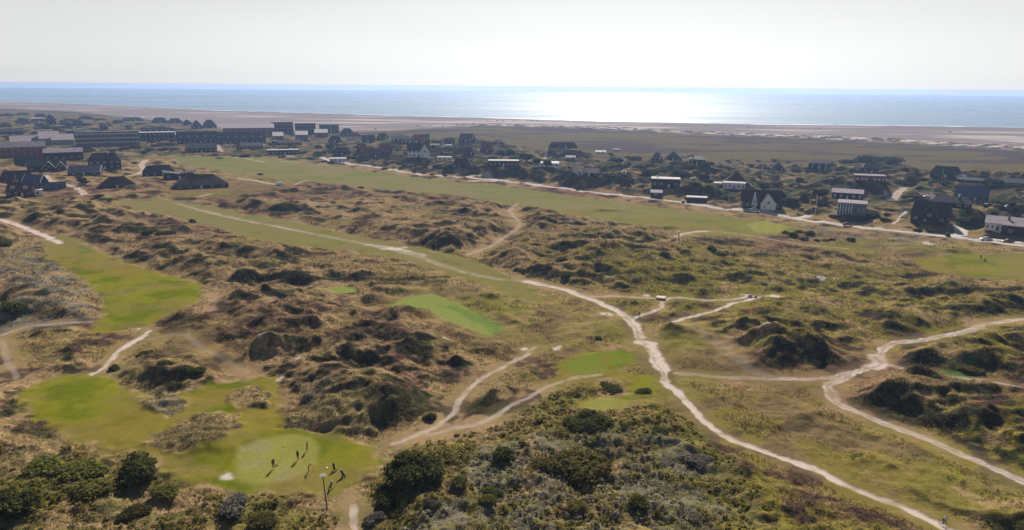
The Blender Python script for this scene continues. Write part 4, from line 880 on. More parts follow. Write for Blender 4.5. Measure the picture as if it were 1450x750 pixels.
# ------------------------------------------------------------------ people, bicycles and golf things
BONES = [('pelvis', 'belly'), ('belly', 'chest'), ('chest', 'neck'), ('neck', 'head'), ('head', 'crown'), ('chest', 'shL'), ('shL', 'elL'), ('elL', 'wrL'), ('wrL', 'haL'), ('chest', 'shR'), ('shR', 'elR'), ('elR', 'wrR'), ('wrR', 'haR'),
         ('pelvis', 'hiL'), ('hiL', 'knL'), ('knL', 'anL'), ('anL', 'toL'), ('pelvis', 'hiR'), ('hiR', 'knR'), ('knR', 'anR'), ('anR', 'toR')]
RAD = dict(pelvis=(.15, .11), belly=(.145, .10), chest=(.165, .115), neck=(.055, .055), head=(.08, .09), crown=(.075, .085), sh=(.065, .065), el=(.042, .042), wr=(.03, .03), ha=(.04, .022), hi=(.095, .095), kn=(.062, .062), an=(.042, .042), to=(.045, .03))
STAND = dict(pelvis=(0, 0, .95), belly=(0, .01, 1.12), chest=(0, 0, 1.36), neck=(0, 0, 1.50), head=(0, .015, 1.61), crown=(0, .01, 1.70), shL=(-.19, 0, 1.42), elL=(-.24, -.02, 1.14), wrL=(-.25, .06, .90), haL=(-.25, .08, .81),
    shR=(.19, 0, 1.42), elR=(.24, -.02, 1.14), wrR=(.25, .06, .90), haR=(.25, .08, .81), hiL=(-.095, 0, .90), knL=(-.11, .02, .50), anL=(-.12, 0, .08), toL=(-.13, .17, .04), hiR=(.095, 0, .90), knR=(.11, .02, .50), anR=(.12, 0, .08), toR=(.13, .17, .04))
def person(label, loc, rz, pose={}, top='cloth_black', legs='cloth_black', hair='hair_brown', cap=None, shoe='cloth_white', sleeves=True, h=1.0):
    J = dict(STAND); J.update(pose); J.pop('face', None); names = list(J); idx = {n: i for i, n in enumerate(names)}
    me = bpy.data.meshes.new('rig'); me.from_pydata([J[n] for n in names], [(idx[a], idx[b]) for a, b in BONES], [])
    ob = bpy.data.objects.new('rig', me); COL.objects.link(ob); ob.modifiers.new('s', 'SKIN'); sm = ob.modifiers.new('u', 'SUBSURF'); sm.levels = 1
    if not me.skin_vertices:
        bm = bmesh.new(); bm.from_mesh(me); bm.verts.layers.skin.verify(); bm.to_mesh(me); bm.free()
    for n, i in idx.items():
        r = RAD.get(n) or RAD[n[:2]]; me.skin_vertices[0].data[i].radius = r; me.skin_vertices[0].data[i].use_root = n == 'pelvis'
    dg = bpy.context.evaluated_depsgraph_get(); ev = ob.evaluated_get(dg); out = bpy.data.meshes.new_from_object(ev); bpy.data.objects.remove(ob); out.name = 'person'
    P = {n: Vector(J[n]) for n in names}; bm = bmesh.new(); bm.from_mesh(out)
    mats = [top, legs, 'skin', shoe]
    for f in bm.faces:
        c = f.calc_center_median(); best = None
        for a, b in BONES:
            A, B = P[a], P[b]; d = B - A; t = max(0, min(1, (c - A).dot(d) / max(d.length_squared, 1e-6))); q = (c - A - d * t).length
            if best is None or q < best[0]: best = (q, a, b)
        a, b = best[1], best[2]
        f.material_index = 2 if (a in ('neck', 'head') or b[:2] == 'ha' or (b[:2] == 'wr' and not sleeves)) else 3 if b[:2] == 'to' else 1 if (b[:2] in ('hi', 'kn', 'an')) else 0
        f.smooth = True
    # fingers
    for sd in 'LR':
        w_, hd = P['wr' + sd], P['ha' + sd]; d = (hd - w_).normalized(); sx = d.cross(Vector((0, 1, .3))).normalized(); pn_ = d.cross(sx)
        for k in range(4):
            b0 = hd + sx * (.028 * (k - 1.5) * .7); ln = (.06, .072, .068, .052)[k]; mid = b0 + d * ln * .55; tip = mid + (d * .6 + pn_ * .6).normalized() * ln * .5
            for p, q, r in ((b0, mid, .009), (mid, tip, .008)):
                res = bmesh.ops.create_cone(bm, cap_ends=True, segments=5, radius1=r, radius2=r * .85, depth=(q - p).length, matrix=Matrix.Translation((p + q) / 2) @ (q - p).to_track_quat('Z', 'Y').to_matrix().to_4x4())
                for v in res['verts']:
                    for f in v.link_faces: f.material_index = 2
        b0 = w_.lerp(hd, .4) + sx * .035; q = b0 + (d + sx * .7).normalized() * .055
        res = bmesh.ops.create_cone(bm, cap_ends=True, segments=5, radius1=.011, radius2=.008, depth=.055, matrix=Matrix.Translation((b0 + q) / 2) @ (q - b0).to_track_quat('Z', 'Y').to_matrix().to_4x4())
        for v in res['verts']:
            for f in v.link_faces: f.material_index = 2
    # face: nose, ears
    hc = P['head']; fw = Vector((0, 1, 0)) if 'face' not in pose else Vector(pose['face']).normalized(); sdv = fw.cross(Vector((0, 0, 1))).normalized()
    for off, sc in ((fw * .10 + Vector((0, 0, .015)), .014), (sdv * .078, .02), (-sdv * .078, .02)):
        res = bmesh.ops.create_icosphere(bm, subdivisions=1, radius=sc, matrix=Matrix.Translation(hc + off))
        for v in res['verts']:
            for f in v.link_faces: f.material_index = 2
    bm.to_mesh(out); bm.free()
    for m in mats: out.materials.append(M[m])
    body = link('person', out, None, loc, rz); body.scale = (h, h, h); tag(body, label, 'person')
    hb = bmesh.new(); bmesh.ops.create_icosphere(hb, subdivisions=2, radius=.108, matrix=Matrix.Translation(hc + Vector((0, 0, .055)) - fw * .02) @ Matrix.Diagonal((.95, 1.05, .85, 1)))
    bmesh.ops.delete(hb, geom=[v for v in hb.verts if v.co.z < hc.z - .01 and (v.co - hc).dot(fw) > -.02], context='VERTS')
    hm = bpy.data.meshes.new('hair'); hb.to_mesh(hm); hb.free(); hm.materials.append(M[cap or hair]); hm.polygons.foreach_set('use_smooth', [True] * len(hm.polygons)); link('cap' if cap else 'hair', hm, body)
    return body
def at(u, v): return ground(u, v)
def club(label, loc, rz, a, b):
    t = thing('golf_club', label, 'golf club', loc, rz); MB().tube(a, b, .012, n=6).build('shaft', 'metal_grey', t); g = Vector(a).lerp(Vector(b), .25); MB().tube(a, g, .02, n=6).build('grip', 'cloth_black', t)
    MB().box(b[0] - .06, b[0] + .06, b[1] - .02, b[1] + .03, b[2] - .02, b[2] + .03).build('club_head', 'metal_grey', t)
p = at(387.5, 663.5); person('person in black with a hand raised to the brow, leftmost golfer on the green', p, R(200), dict(elL=(-.36, .12, 1.52), wrL=(-.2, .2, 1.66), haL=(-.12, .17, 1.70), anL=(-.2, .05, .08), toL=(-.24, .2, .04)), cap='cloth_black', h=1.03)
p = at(422, 651); person('person in a dark jacket standing still in the middle of the green', p, R(150), {}, top='cloth_black', h=1.02)
p = at(435.5, 638.5); person('person in navy walking on the far side of the green', p, R(120), dict(anL=(-.12, .28, .1), toL=(-.13, .45, .08), knL=(-.11, .2, .5), anR=(.12, -.25, .12), toR=(.13, -.1, .05), knR=(.11, .0, .5)), top='cloth_navy', cap='cloth_grey')
p = at(437, 668); bp = dict(belly=(0, .1, 1.1), chest=(0, .28, 1.27), neck=(0, .38, 1.36), head=(0, .46, 1.43), crown=(0, .5, 1.51), shL=(-.18, .3, 1.3), shR=(.18, .3, 1.3), elL=(-.2, .5, 1.12), elR=(.2, .5, 1.12), wrL=(-.05, .62, .95), wrR=(.06, .62, .97), haL=(-.03, .65, .88), haR=(.03, .65, .9), anL=(-.22, 0, .08), toL=(-.25, .16, .04), anR=(.22, 0, .08), toR=(.25, .16, .04), face=(0, .7, -.7))
person('person in a bright pink top bending over a putter at the edge of the green', p, R(-70), bp, top='cloth_pink', cap='cloth_white'); club('putter held by the golfer in pink', p, R(-70), (0, .62, .95), (0, .78, .03))
c0 = at(1388.5, 367); person('small dark golfer standing on the far right fairway', c0, R(-60), {}, top='cloth_black')
c0 = at(1025, 296); person('walker in dark clothes on the left, by the flagpole at the roadside', c0, R(100), {}, top='cloth_black'); c0 = at(1028, 296.5); person('walker in grey on the road, right of a darker walker', c0, R(100), {}, top='cloth_grey', legs='cloth_navy')
def bicycle(label, loc, rz):
    t = thing('bicycle', label, 'bicycle', loc, rz)
    for y in (-.52, .55):
        o = MB().torus((0, y, .34), (1, 0, 0), .32, .022).build('wheel', 'tyre', t); b = MB().torus((0, y, .34), (1, 0, 0), .295, .01)
        for k in range(8): q = k * math.pi / 4; b.tube((0, y, .34), (0, y + .29 * math.cos(q), .34 + .29 * math.sin(q)), .004, n=4)
        b.build('rim', 'metal_grey', o)
    f = MB(); bb = (0, -.06, .3); st = (0, -.18, .82); hd = (0, .38, .82); hl = (0, .42, .66)
    for a, b in ((bb, st), (bb, hl), (st, hd), ((0, -.52, .34), bb), ((0, -.52, .34), st), (hd, (0, .55, .34)), (st, (0, -.2, .92)), (hd, (0, .36, .98))): f.tube(a, b, .02, n=6)
    f.build('frame', 'metal_dark', t); MB().tube((-.27, .36, 1.0), (.27, .36, 1.0), .016, n=6).build('handlebar', 'metal_dark', t); MB().prism([(-.08, .93), (.08, .93), (.03, .98), (-.03, .98)], -.34, -.06).build('saddle', 'cloth_black', t)
    for s in (-1, 1): MB().box(s * .1 - .05, s * .1 + .05, -.08 + s * .12, .0 + s * .12, .28 - s * .12, .31 - s * .12).build('pedal', 'metal_dark', t)
RIDE = dict(pelvis=(0, -.2, 1.04), belly=(0, -.1, 1.2), chest=(0, .08, 1.4), neck=(0, .17, 1.51), head=(0, .23, 1.6), crown=(0, .25, 1.69), shL=(-.19, .1, 1.43), shR=(.19, .1, 1.43), elL=(-.26, .2, 1.2), elR=(.26, .2, 1.2), wrL=(-.25, .36, 1.04), wrR=(.25, .36, 1.04), haL=(-.24, .41, 1.02), haR=(.24, .41, 1.02),
    hiL=(-.1, -.17, 1.0), knL=(-.13, .2, .82), anL=(-.11, .02, .5), toL=(-.11, .16, .45), hiR=(.1, -.17, 1.0), knR=(.12, .12, .62), anR=(.11, -.12, .24), toR=(.11, .04, .2))
p = at(1336, 744); bicycle('bicycle ridden along the sandy path in the bottom right corner', p, R(-155)); person('cyclist in a light blue and white jacket with dark shorts in the bottom right corner', p, R(-155), RIDE, top='cloth_lightblue', legs='cloth_navy', cap='cloth_grey', sleeves=False)
p = at(905, 448.5); bicycle('bicycle under the rider at the meeting of the sandy paths', p, R(200)); person('cyclist in black with a white helmet where the sandy paths meet', p, R(200), RIDE, top='cloth_black', cap='cloth_white')
def trolley(u, v, label, rz, bagm, hood):
    t = thing('golf_trolley', label, 'golf trolley', at(u, v), R(rz)); f = MB(); f.tube((0, -.1, .15), (0, .45, 1.0), .018, n=6); f.tube((0, .45, 1.0), (0, .6, 1.02), .022, n=6); f.tube((-.32, 0, .16), (.32, 0, .16), .016, n=6); f.tube((0, 0, .2), (0, -.42, .1), .016, n=6); f.build('frame', 'metal_dark', t)
    for x, y in ((-.33, 0), (.33, 0), (0, -.45)): 
        r_ = .15 if y == 0 else .1; w = MB().tube((x - .025, y, r_), (x + .025, y, r_), r_, n=14).build('wheel', 'tyre', t); MB().tube((x - .03, y, r_), (x + .03, y, r_), r_ * .5, n=10).build('rim', 'rim', w)
    b = MB(); b.tube((0, -.06, .2), (0, .38, 1.02), .15, .165, 12); b.box(-.12, .12, -.1, .05, .35, .7); b.build('bag', bagm, t, bevel=0)
    c = MB()
    for k in range(7): q = k * .9; c.tube((.07 * math.cos(q), .38 + .06 * math.sin(q), 1.0), (.1 * math.cos(q), .45 + .08 * math.sin(q), 1.22 + .03 * (k % 3)), .02, .035, 6)
    c.build('club_heads', hood, t)
trolley(473.5, 666.5, 'black golf bag on a trolley, farthest of the three beside the green', 30, 'cloth_black', 'metal_grey'); trolley(486, 675, 'dark golf bag with pale club covers on a trolley, rightmost of three', 60, 'cloth_navy', 'cloth_white')
trolley(468, 692.5, 'grey golf bag on a trolley with white club covers, nearest to the tall pole', -20, 'cloth_grey', 'cloth_white'); trolley(1395, 370, 'small golf trolley beside the golfer on the far right fairway', 80, 'cloth_black', 'cloth_black')
t = thing('golf_flag', 'yellow flag on a thin stick in the hole of the near green', 'flag', at(401, 647)); MB().tube((0, 0, -.1), (0, 0, 2.1), .012, n=6).build('stick', 'white_paint', t); MB().add([(0, 0, 2.1), (.22, .02, 2.02), (.42, -.02, 1.9), (.40, .0, 1.72), (.2, .03, 1.7), (0, 0, 1.68), (0, .012, 2.1), (.22, .032, 2.02), (.42, -.008, 1.9), (.40, .012, 1.72), (.2, .042, 1.7), (0, .012, 1.68)], [(0, 1, 4, 5), (1, 2, 3, 4), (6, 11, 10, 7), (7, 10, 9, 8), (0, 6, 7, 1), (1, 7, 8, 2), (2, 8, 9, 3), (3, 9, 10, 4), (4, 10, 11, 5)]).build('flag', 'yellow_cloth', t)
t = thing('ball_marker', 'small white and yellow marker lying on the grass left of the golf bags', 'marker', at(462.5, 663)); MB().prism([(-.16, 0), (.16, 0), (.02, .24), (-.02, .24)], -.14, .14).build('cone', 'white_paint', t); MB().prism([(-.17, 0), (.17, 0), (.15, .06), (-.15, .06)], -.17, .17).build('foot', 'yellow_cloth', t)
# tall pole beside the tee
x, y, z = at(463.5, 722); t = thing('lamp_post', 'tall dark pole with a pale ring shaped top standing in the scrub below the green', 'pole', (x, y, z - .1))
MB().tube((0, 0, 0), (-.35, 0, 5.6), .10, .065, 10).build('pole', 'metal_dark', t); MB().tube((-.35, 0, 5.55), (-.35, 0, 5.75), .16, .22, 12).build('collar', 'metal_dark', t)
MB().torus((-.35, 0, 5.75), (0, 0, 1), .38, .04, 20, 6).tube((-.73, 0, 5.75), (.03, 0, 5.75), .025).tube((-.35, -.38, 5.75), (-.35, .38, 5.75), .025).build('ring', 'white_paint', t)
# striped marker post, tee platforms, white stones
x, y, z = at(961, 336); t = thing('marker_post', 'post with white and dark bands beside a sandy patch in the dunes', 'post', (x, y, z)); 
for k in range(5): MB().tube((0, 0, k * .5), (0, 0, k * .5 + .498), .26, .25, 12).build('band', 'white_paint' if k % 2 == 0 else 'cloth_black', t)
t = thing('tee_platform', 'low pale wooden tee platform on dark legs where two narrow paths meet', 'platform', at(936, 423), R(-20)); MB().box(-1.3, 1.3, -1, 1, .5, .66).build('deck', 'stone_pale', t)
for a in (-1.15, 1.15):
    for b in (-.85, .85): MB().box(a - .08, a + .08, b - .08, b + .08, -.2, .498).build('leg', 'wood_brown', t)
def boulder(u, v, w, h, label, group=None, mat='stone_pale'):
    bm = bmesh.new(); bmesh.ops.create_icosphere(bm, subdivisions=3, radius=1)
    for q in bm.verts:
        n = pn(np.array([q.co.x * 1.3 + u]), np.array([q.co.y * 1.3 + q.co.z * 2]), 5)[0]; q.co *= 1 + .35 * n; q.co.x *= w; q.co.y *= w * .8; q.co.z *= h
    me = bpy.data.meshes.new('boulder'); bm.to_mesh(me); bm.free(); me.materials.append(M[mat]); me.polygons.foreach_set('use_smooth', [True] * len(me.polygons)); x, y, z = at(u, v)
    tag(link('boulder', me, None, (x, y, z + h * .2)), label, 'boulder', group)
boulder(1062, 420, .7, .7, 'white stone block at the end of the narrow fenced path'); boulder(924, 424, .6, .3, 'flat white stone left of the tee platform'); boulder(1070, 421, .5, .5, 'small white stone right of the block at the end of the narrow path')
# flagpoles and mast
def flagpole(u, v, hpx, label, flag=None):
    x, y, z = ground(u, v); s = F / math.hypot(math.hypot(x, y), CAM_H); h = hpx / s; t = thing('flagpole', label, 'flagpole', (x, y, z), 0)
    r = .11 if h < 12 else .2
    MB().tube((0, 0, -.3), (0, 0, h), r, r * .6, 8).build('pole', 'white_paint', t); MB().tube((0, 0, h + .003), (0, 0, h + .25), r * 1.4, r * .7, 8).build('finial', 'metal_grey', t)
    if flag:
        w, hh = flag; g = MB(); n = 6
        for (a0, a1, z0, z1, mi) in ((0, .33, 0, .4, 0), (.45, 1, 0, .4, 0), (0, .33, .6, 1, 0), (.45, 1, .6, 1, 0), (.33, .45, 0, 1, 1), (0, .33, .4, .6, 1), (.45, 1, .4, .6, 1)):
            g.box(.1 + a0 * w, .1 + a1 * w, -.015, .015, h - .2 - z1 * hh, h - .2 - z0 * hh, mi)
        g.build('flag', ['red_cloth', 'white_paint'], t)
flagpole(1154, 304, 26, 'white flagpole without flag beside the road fork'); flagpole(1275, 311, 18, 'white flagpole without flag at the top of a sandy footpath')
flagpole(1319, 279, 15, 'flagpole flying a red flag with a white cross beside the garden pavilion', (2.6, 2.0)); flagpole(1031, 294, 19, 'white flagpole on the roadside grass between the long shed and the half timbered house')
flagpole(1078, 262, 20, 'thin white flagpole standing right of the huge pyramid roof'); flagpole(755, 238, 14, 'white flagpole with a small red flag left of the disc shaped white roof', (1.6, 1.2)); flagpole(803, 245, 15, 'thin white flagpole right of the disc shaped white roof')
flagpole(469, 191, 22, 'tall white mast between the dark blocks and the beach'); flagpole(519, 204, 13, 'short white flagpole in front of the dark gabled house near the beach'); flagpole(1334, 254, 12, 'pole in front of the dark house with two small windows at the heath edge')
flagpole(23, 259, 9, 'short white pole before the long thatched house at the left edge'); flagpole(1168, 242, 12, 'white pole against the wall of the boxy dark house'); flagpole(1191, 236, 10, 'thin pole right of the boxy dark house at the heath edge')
flagpole(179, 219, 7, 'short flagpole with a red and white flag on the lawn before the banded hotel', (2.6, 2.2))
build_ground()
# ------------------------------------------------------------------ shrubs, trees and scrub
def leafmat(name, c1, c2, c3):
    m, nt, b = newmat(name); M[name] = m
    g = node(nt, 'ShaderNodeNewGeometry'); co = node(nt, 'ShaderNodeTexCoord').outputs['Object']; oi = node(nt, 'ShaderNodeObjectInfo').outputs['Random']
    n = noise(nt, .9, 3, co); c = cmix(nt, mrange(nt, n, .35, .65, 0, 1), c1, c2); c = cmix(nt, mrange(nt, g.outputs['Random Per Island'], .55, 1, 0, .8), c, c3)
    hs = node(nt, 'ShaderNodeHueSaturation'); nt.links.new(c, hs.inputs['Color']); nt.links.new(mrange(nt, oi, 0, 1, .7, 1.35), hs.inputs['Value']); nt.links.new(mrange(nt, oi, 0, 1, .475, .515), hs.inputs['Hue'])
    nt.links.new(hs.outputs[0], b.inputs['Base Color']); b.inputs['Roughness'].default_value = .85; b.inputs['Specular IOR Level'].default_value = .02
    translucent(m, .5)
leafmat('leaf_dark', (.065, .08, .025), (.095, .105, .03), (.15, .15, .045)); leafmat('leaf_olive', (.13, .135, .035), (.16, .15, .042), (.24, .21, .065)); leafmat('leaf_grey', (.15, .145, .105), (.2, .185, .14), (.25, .235, .19)); leafmat('leaf_pine', (.026, .036, .02), (.038, .05, .024), (.06, .07, .03))
def leafy(name, mat, nleaf, lobes, size, seed, flat_=.75, w=1.0):
    """leaves spread through a clump of lobes about 2 m across; unit radius, scaled when placed"""
    rs = np.random.RandomState(seed); L = []
    for k in range(lobes):
        a = rs.rand() * 6.283; r = (rs.rand() ** .6) * .62 * w; L.append((r * math.cos(a), r * math.sin(a) * .9, .25 + .38 * rs.rand() * (1 - r * .6), .30 + .22 * rs.rand()))
    V = []; Fc = []; mi = []
    for k in range(nleaf):
        x, y, z, r = L[rs.randint(len(L))]; d = rs.randn(3); d /= np.linalg.norm(d); 
        if d[2] < -.35: d[2] = -d[2]
        q = r * (.72 + .36 * rs.rand()); c = np.array([x, y, z]) + d * q * np.array([1, 1, flat_]); c[2] = max(c[2], .02)
        nrm = d + .75 * rs.randn(3); nrm /= np.linalg.norm(nrm); e = np.cross(nrm, rs.randn(3)); e /= np.linalg.norm(e); f = np.cross(nrm, e); s = size * (.6 + .8 * rs.rand())
        k0 = len(V); V += [tuple(c - e * s), tuple(c - f * s * .55), tuple(c + e * s), tuple(c + f * s * .55)]; Fc.append((k0, k0 + 1, k0 + 2, k0 + 3))
    bm = bmesh.new()
    for x, y, z, r in L:                                     # solid core added in each lobe to stop light leaking through
        bmesh.ops.create_icosphere(bm, subdivisions=2, radius=r * .74, matrix=Matrix.Translation((x, y, z)) @ Matrix.Diagonal((1, 1, flat_, 1)))
    for v in bm.verts: v.co *= 1 + .1 * math.sin(v.co.x * 19 + v.co.z * 13) * math.cos(v.co.y * 17)
    cv = [tuple(v.co) for v in bm.verts]; cf = [tuple(v.index for v in f.verts) for f in bm.faces]; k0 = len(V); V += cv; Fc += [tuple(i + k0 for i in f) for f in cf]; bm.free()
    me = bpy.data.meshes.new(name); me.from_pydata(V, [], Fc); me.materials.append(M[mat]); return me
BIG = [leafy('shrub', 'leaf_dark', 3400, 12, .055, s) for s in (1, 2)]; MIDD = [leafy('shrub', 'leaf_dark', 1300, 9, .085, s) for s in (3, 4, 5)]; MIDO = [leafy('shrub', 'leaf_olive', 1300, 9, .085, s, .6) for s in (6, 7)]
GRY = [leafy('shrub', 'leaf_grey', 1300, 9, .085, s, .6) for s in (8, 9)]; FARM = [leafy('shrub', 'leaf_pine', 420, 8, .12, s, .55) for s in (10, 11, 12, 13, 14)]
def shrub(u, v, wpx, hr, meshes, label, group=None, name='shrub', cat='shrub'):
    """foot of the shrub at (u, v), width in px, height as a share of its width"""
    x, y, z = ground(u, v); s = F / math.hypot(math.hypot(x, y), CAM_H); w = wpx / s; k = 1 + (w * .45) / math.hypot(x, y); x *= k; y *= k; z = float(hgt(x, y))
    o = link(name, random.choice(meshes), None, (x, y, z - .06 * w), random.uniform(0, 6.28)); o.scale = (w / 2.35, w / 2.35, w * hr / 1.4); tag(o, label, cat, group); return o
for a in [
 (587, 706, 108, .55, BIG, 'largest dark green round bush, right of the green and the golf bags'), (548, 727, 40, .6, MIDD, 'small dark bush at the left foot of the largest bush'), (712, 659, 50, .55, MIDD, 'round dark bush standing alone in the grey scrub right of the largest bush'),
 (832, 617, 92, .38, BIG, 'low wide dark bush below the small tan green in the scrub'), (818, 700, 130, .40, [MIDO[0]], 'broad olive green bush mound in the middle of the foreground scrub'), (904, 727, 42, .6, MIDO, 'small round olive bush right of the broad olive mound'),
 (770, 672, 50, .4, MIDO, 'pale olive bush at the upper left of the broad olive mound'), (818, 733, 38, .5, MIDO, 'small olive bush below the broad olive mound'), (697, 706, 44, .5, MIDD, 'dark bush in the scrub below the lone round bush'), (652, 698, 36, .55, MIDO, 'yellowish bush touching the right side of the largest bush'),
 (690, 722, 34, .5, MIDO, 'olive bush low in the scrub below two dark bushes'), (609, 598, 28, .6, MIDD, 'blue green bush beside the narrow grey path'), (200, 697, 78, .5, MIDD, 'dark rounded bush nearest the green in the lower left scrub'), (122, 688, 74, .42, MIDO, 'dull green bush left of the dark rounded one in the lower left'),
 (132, 715, 66, .5, MIDO, 'mid green bush below the dull green one in the lower left scrub'), (18, 752, 78, .5, MIDD, 'dark green bush in the bottom left corner'), (333, 738, 62, .5, GRY, 'silvery grey bush in the scrub below the green'), (374, 757, 56, .5, MIDO, 'green bush cut by the bottom edge below the green'),
 (68, 680, 66, .45, MIDO, 'olive bush upper left in the lower left scrub'), (192, 742, 50, .45, MIDO, 'yellowish green bush at the bottom of the lower left scrub'), (236, 718, 52, .42, MIDO, 'small olive bush right of the dark rounded bush lower left'), (163, 526, 20, .55, MIDD, 'small dark bush beside the short sandy path at the big lawn'),
 (205, 504, 28, .38, MIDD, 'dark bush on the ridge above the big lawn, left one'), (236, 518, 28, .4, MIDD, 'dark bush on the ridge above the big lawn, right one'), (281, 534, 28, .32, MIDD, 'flat dark bush right of the ridge above the lawn'), (23, 450, 42, .45, MIDD, 'dark bush in the grey heath at the left edge'),
 (274, 316, 15, .7, MIDD, 'small dark round bush alone on the far brown dunes'), (212, 333, 24, .5, MIDD, 'left of two low dark bushes on the far brown dunes'), (236, 333, 36, .35, MIDD, 'right of two low dark bushes on the far brown dunes'), (1008, 357, 20, .6, MIDD, 'smaller of the two round bushes by the sandy patch in the dunes'),
 (1021, 363, 30, .5, MIDD, 'larger of the two round bushes by the sandy patch in the dunes'), (1204, 342, 19, .55, MIDD, 'round dark bush alone on the heath below the red car'), (8, 349, 26, .5, MIDD, 'dark bush at the left edge beside the pale path'), (530, 748, 40, .45, GRY, 'grey bush right of the sandy track at the bottom'),
 (1363, 532, 55, .18, MIDO, 'flat bright green bramble patch in a hollow on the right'), (865, 560, 50, .25, MIDD, 'low dark bush inside the curve of the bright green lawn, left'), (910, 560, 36, .25, MIDD, 'low dark bush inside the curve of the bright green lawn, right'), (932, 620, 45, .3, MIDD, 'low dark bush between the lone green patch and the main path'),
 (545, 700, 30, .5, MIDD, 'little dark bush left of the largest bush'), (610, 725, 34, .45, GRY, 'grey bush under the right side of the largest bush'), (990, 668, 50, .35, GRY, 'grey bush in the scrub near the main path bend'), (1220, 655, 40, .13, MIDO, 'flat dark bush on the grass between the two paths at the lower right'),
 (848, 482, 18, .4, MIDD, 'tiny dark bush on the trampled grass below the main path'), (886, 408, 14, .5, MIDD, 'tiny round bush under the dark dunes above the main path'), (800, 397, 22, .4, MIDD, 'small dark bush at the foot of the dark dunes')]: shrub(*a)
for i, (u, v, w) in enumerate([(1112, 332, 14), (1123, 336, 18), (1132, 330, 16), (1138, 341, 15), (1146, 334, 18), (1157, 342, 12), (1168, 342, 12), (1178, 341, 11)]): shrub(u, v, w, .55, MIDD, 'round dark bush in the loose row on the heath beside the far fairway', 'bush row beside the far fairway')
# dark thickets between the houses
th = [(700, 226, 26), (715, 228, 22), (730, 229, 28), (748, 233, 34), (762, 230, 26), (775, 232, 30), (640, 241, 28), (660, 245, 34), (690, 246, 30), (660, 232, 26), (640, 215, 20), (735, 248, 28), (745, 250, 20), (755, 251, 16), (790, 249, 36), (800, 252, 30), (765, 254, 26), (830, 225, 28), (815, 220, 22),
 (840, 250, 20), (950, 248, 50), (985, 249, 46), (920, 250, 40), (860, 260, 50), (880, 262, 44), (945, 262, 22), (1000, 269, 36), (985, 272, 30), (1030, 285, 34), (1120, 295, 30), (1160, 292, 34), (1180, 310, 24), (1235, 311, 26), (1250, 315, 24), (1225, 314, 24), (1080, 268, 24), (1100, 266, 30), (1064, 270, 16), (1130, 262, 26), (1150, 270, 20),
 (1200, 232, 40), (1225, 232, 50), (1260, 234, 50), (1285, 237, 34), (1280, 264, 36), (1290, 262, 26), (1250, 272, 22), (1330, 262, 40), (1370, 272, 50), (1400, 270, 44), (1430, 268, 36), (1400, 290, 40), (1425, 302, 34), (1365, 322, 36), (1385, 320, 30), (1345, 312, 26), (1405, 337, 14), (1300, 285, 30), (1180, 250, 26), (1130, 245, 24),
 (880, 238, 36), (905, 240, 32), (870, 230, 30), (900, 228, 26), (1000, 240, 30), (1030, 240, 28), (960, 236, 40), (490, 214, 18), (460, 217, 18), (505, 220, 20), (430, 218, 24), (450, 222, 24), (440, 226, 18), (550, 225, 24), (565, 228, 22), (565, 214, 18), (600, 236, 22), (620, 240, 24), (586, 245, 12), (598, 246, 12), (612, 248, 12), (630, 250, 14),
 (575, 236, 16), (566, 241, 12), (545, 240, 14), (530, 236, 14), (515, 229, 18), (458, 230, 12), (346, 223, 24), (330, 222, 14), (367, 248, 14), (510, 267, 18), (158, 215, 22), (175, 213, 22), (192, 211, 26), (210, 214, 22), (222, 208, 24), (235, 214, 26), (250, 212, 22), (240, 206, 20), (205, 218, 18), (150, 209, 18), (170, 208, 16), (260, 218, 14),
 (30, 172, 20), (45, 174, 18), (75, 183, 26), (90, 182, 22), (60, 181, 20), (85, 187, 20), (10, 165, 22), (30, 163, 20), (60, 166, 22), (100, 172, 20), (120, 169, 22), (140, 171, 24), (150, 177, 22), (165, 175, 20), (200, 176, 18), (215, 180, 20), (40, 195, 14), (10, 195, 16), (128, 192, 16), (255, 184, 16), (230, 182, 18), (245, 188, 16),
 (108, 252, 14), (120, 260, 18), (56, 255, 10), (30, 295, 14), (140, 281, 20), (150, 285, 16), (100, 283, 10), (117, 262, 8), (85, 232, 16), (100, 238, 12), (90, 216, 24), (110, 224, 18), (188, 232, 12), (365, 222, 12), (310, 225, 16), (580, 216, 14), (570, 222, 18), (700, 240, 16), (725, 242, 22), (1140, 282, 24), (1300, 329, 18), (1318, 330, 20)]
FS = [(u, v, w, random.uniform(.28, .45)) for u, v, w in th]
rs = np.random.RandomState(4); n_ = 0
while n_ < 700:
    u = rs.uniform(-20, 1470); v0 = np.interp(u, [0, 500, 900, 1450], [165, 205, 218, 245]); v1 = np.interp(u, [0, 250, 480, 900, 1450], [200, 205, 228, 272, 335]); v = rs.uniform(v0, v1); x, y, z = ground(u, v)
    if any((x - a) ** 2 + (y - b) ** 2 < (r * .9 + 2) ** 2 for a, b, r in PADS) or hgt(x, y, mRw) > .6 or hgt(x, y, mPw) > .3 or hgt(x, y, mF) > .2: continue
    FS.append((u, v, rs.uniform(5, 17), rs.uniform(.25, .45))); n_ += 1
FS.sort(key=lambda t: -t[2])
for i, (u, v, w, h) in enumerate(FS[:235]): shrub(u, v, w, h, FARM, 'dark rounded shrub growing between the houses behind the road', 'dark shrubs between the houses')
V_, Q_, k_ = [], [], 0
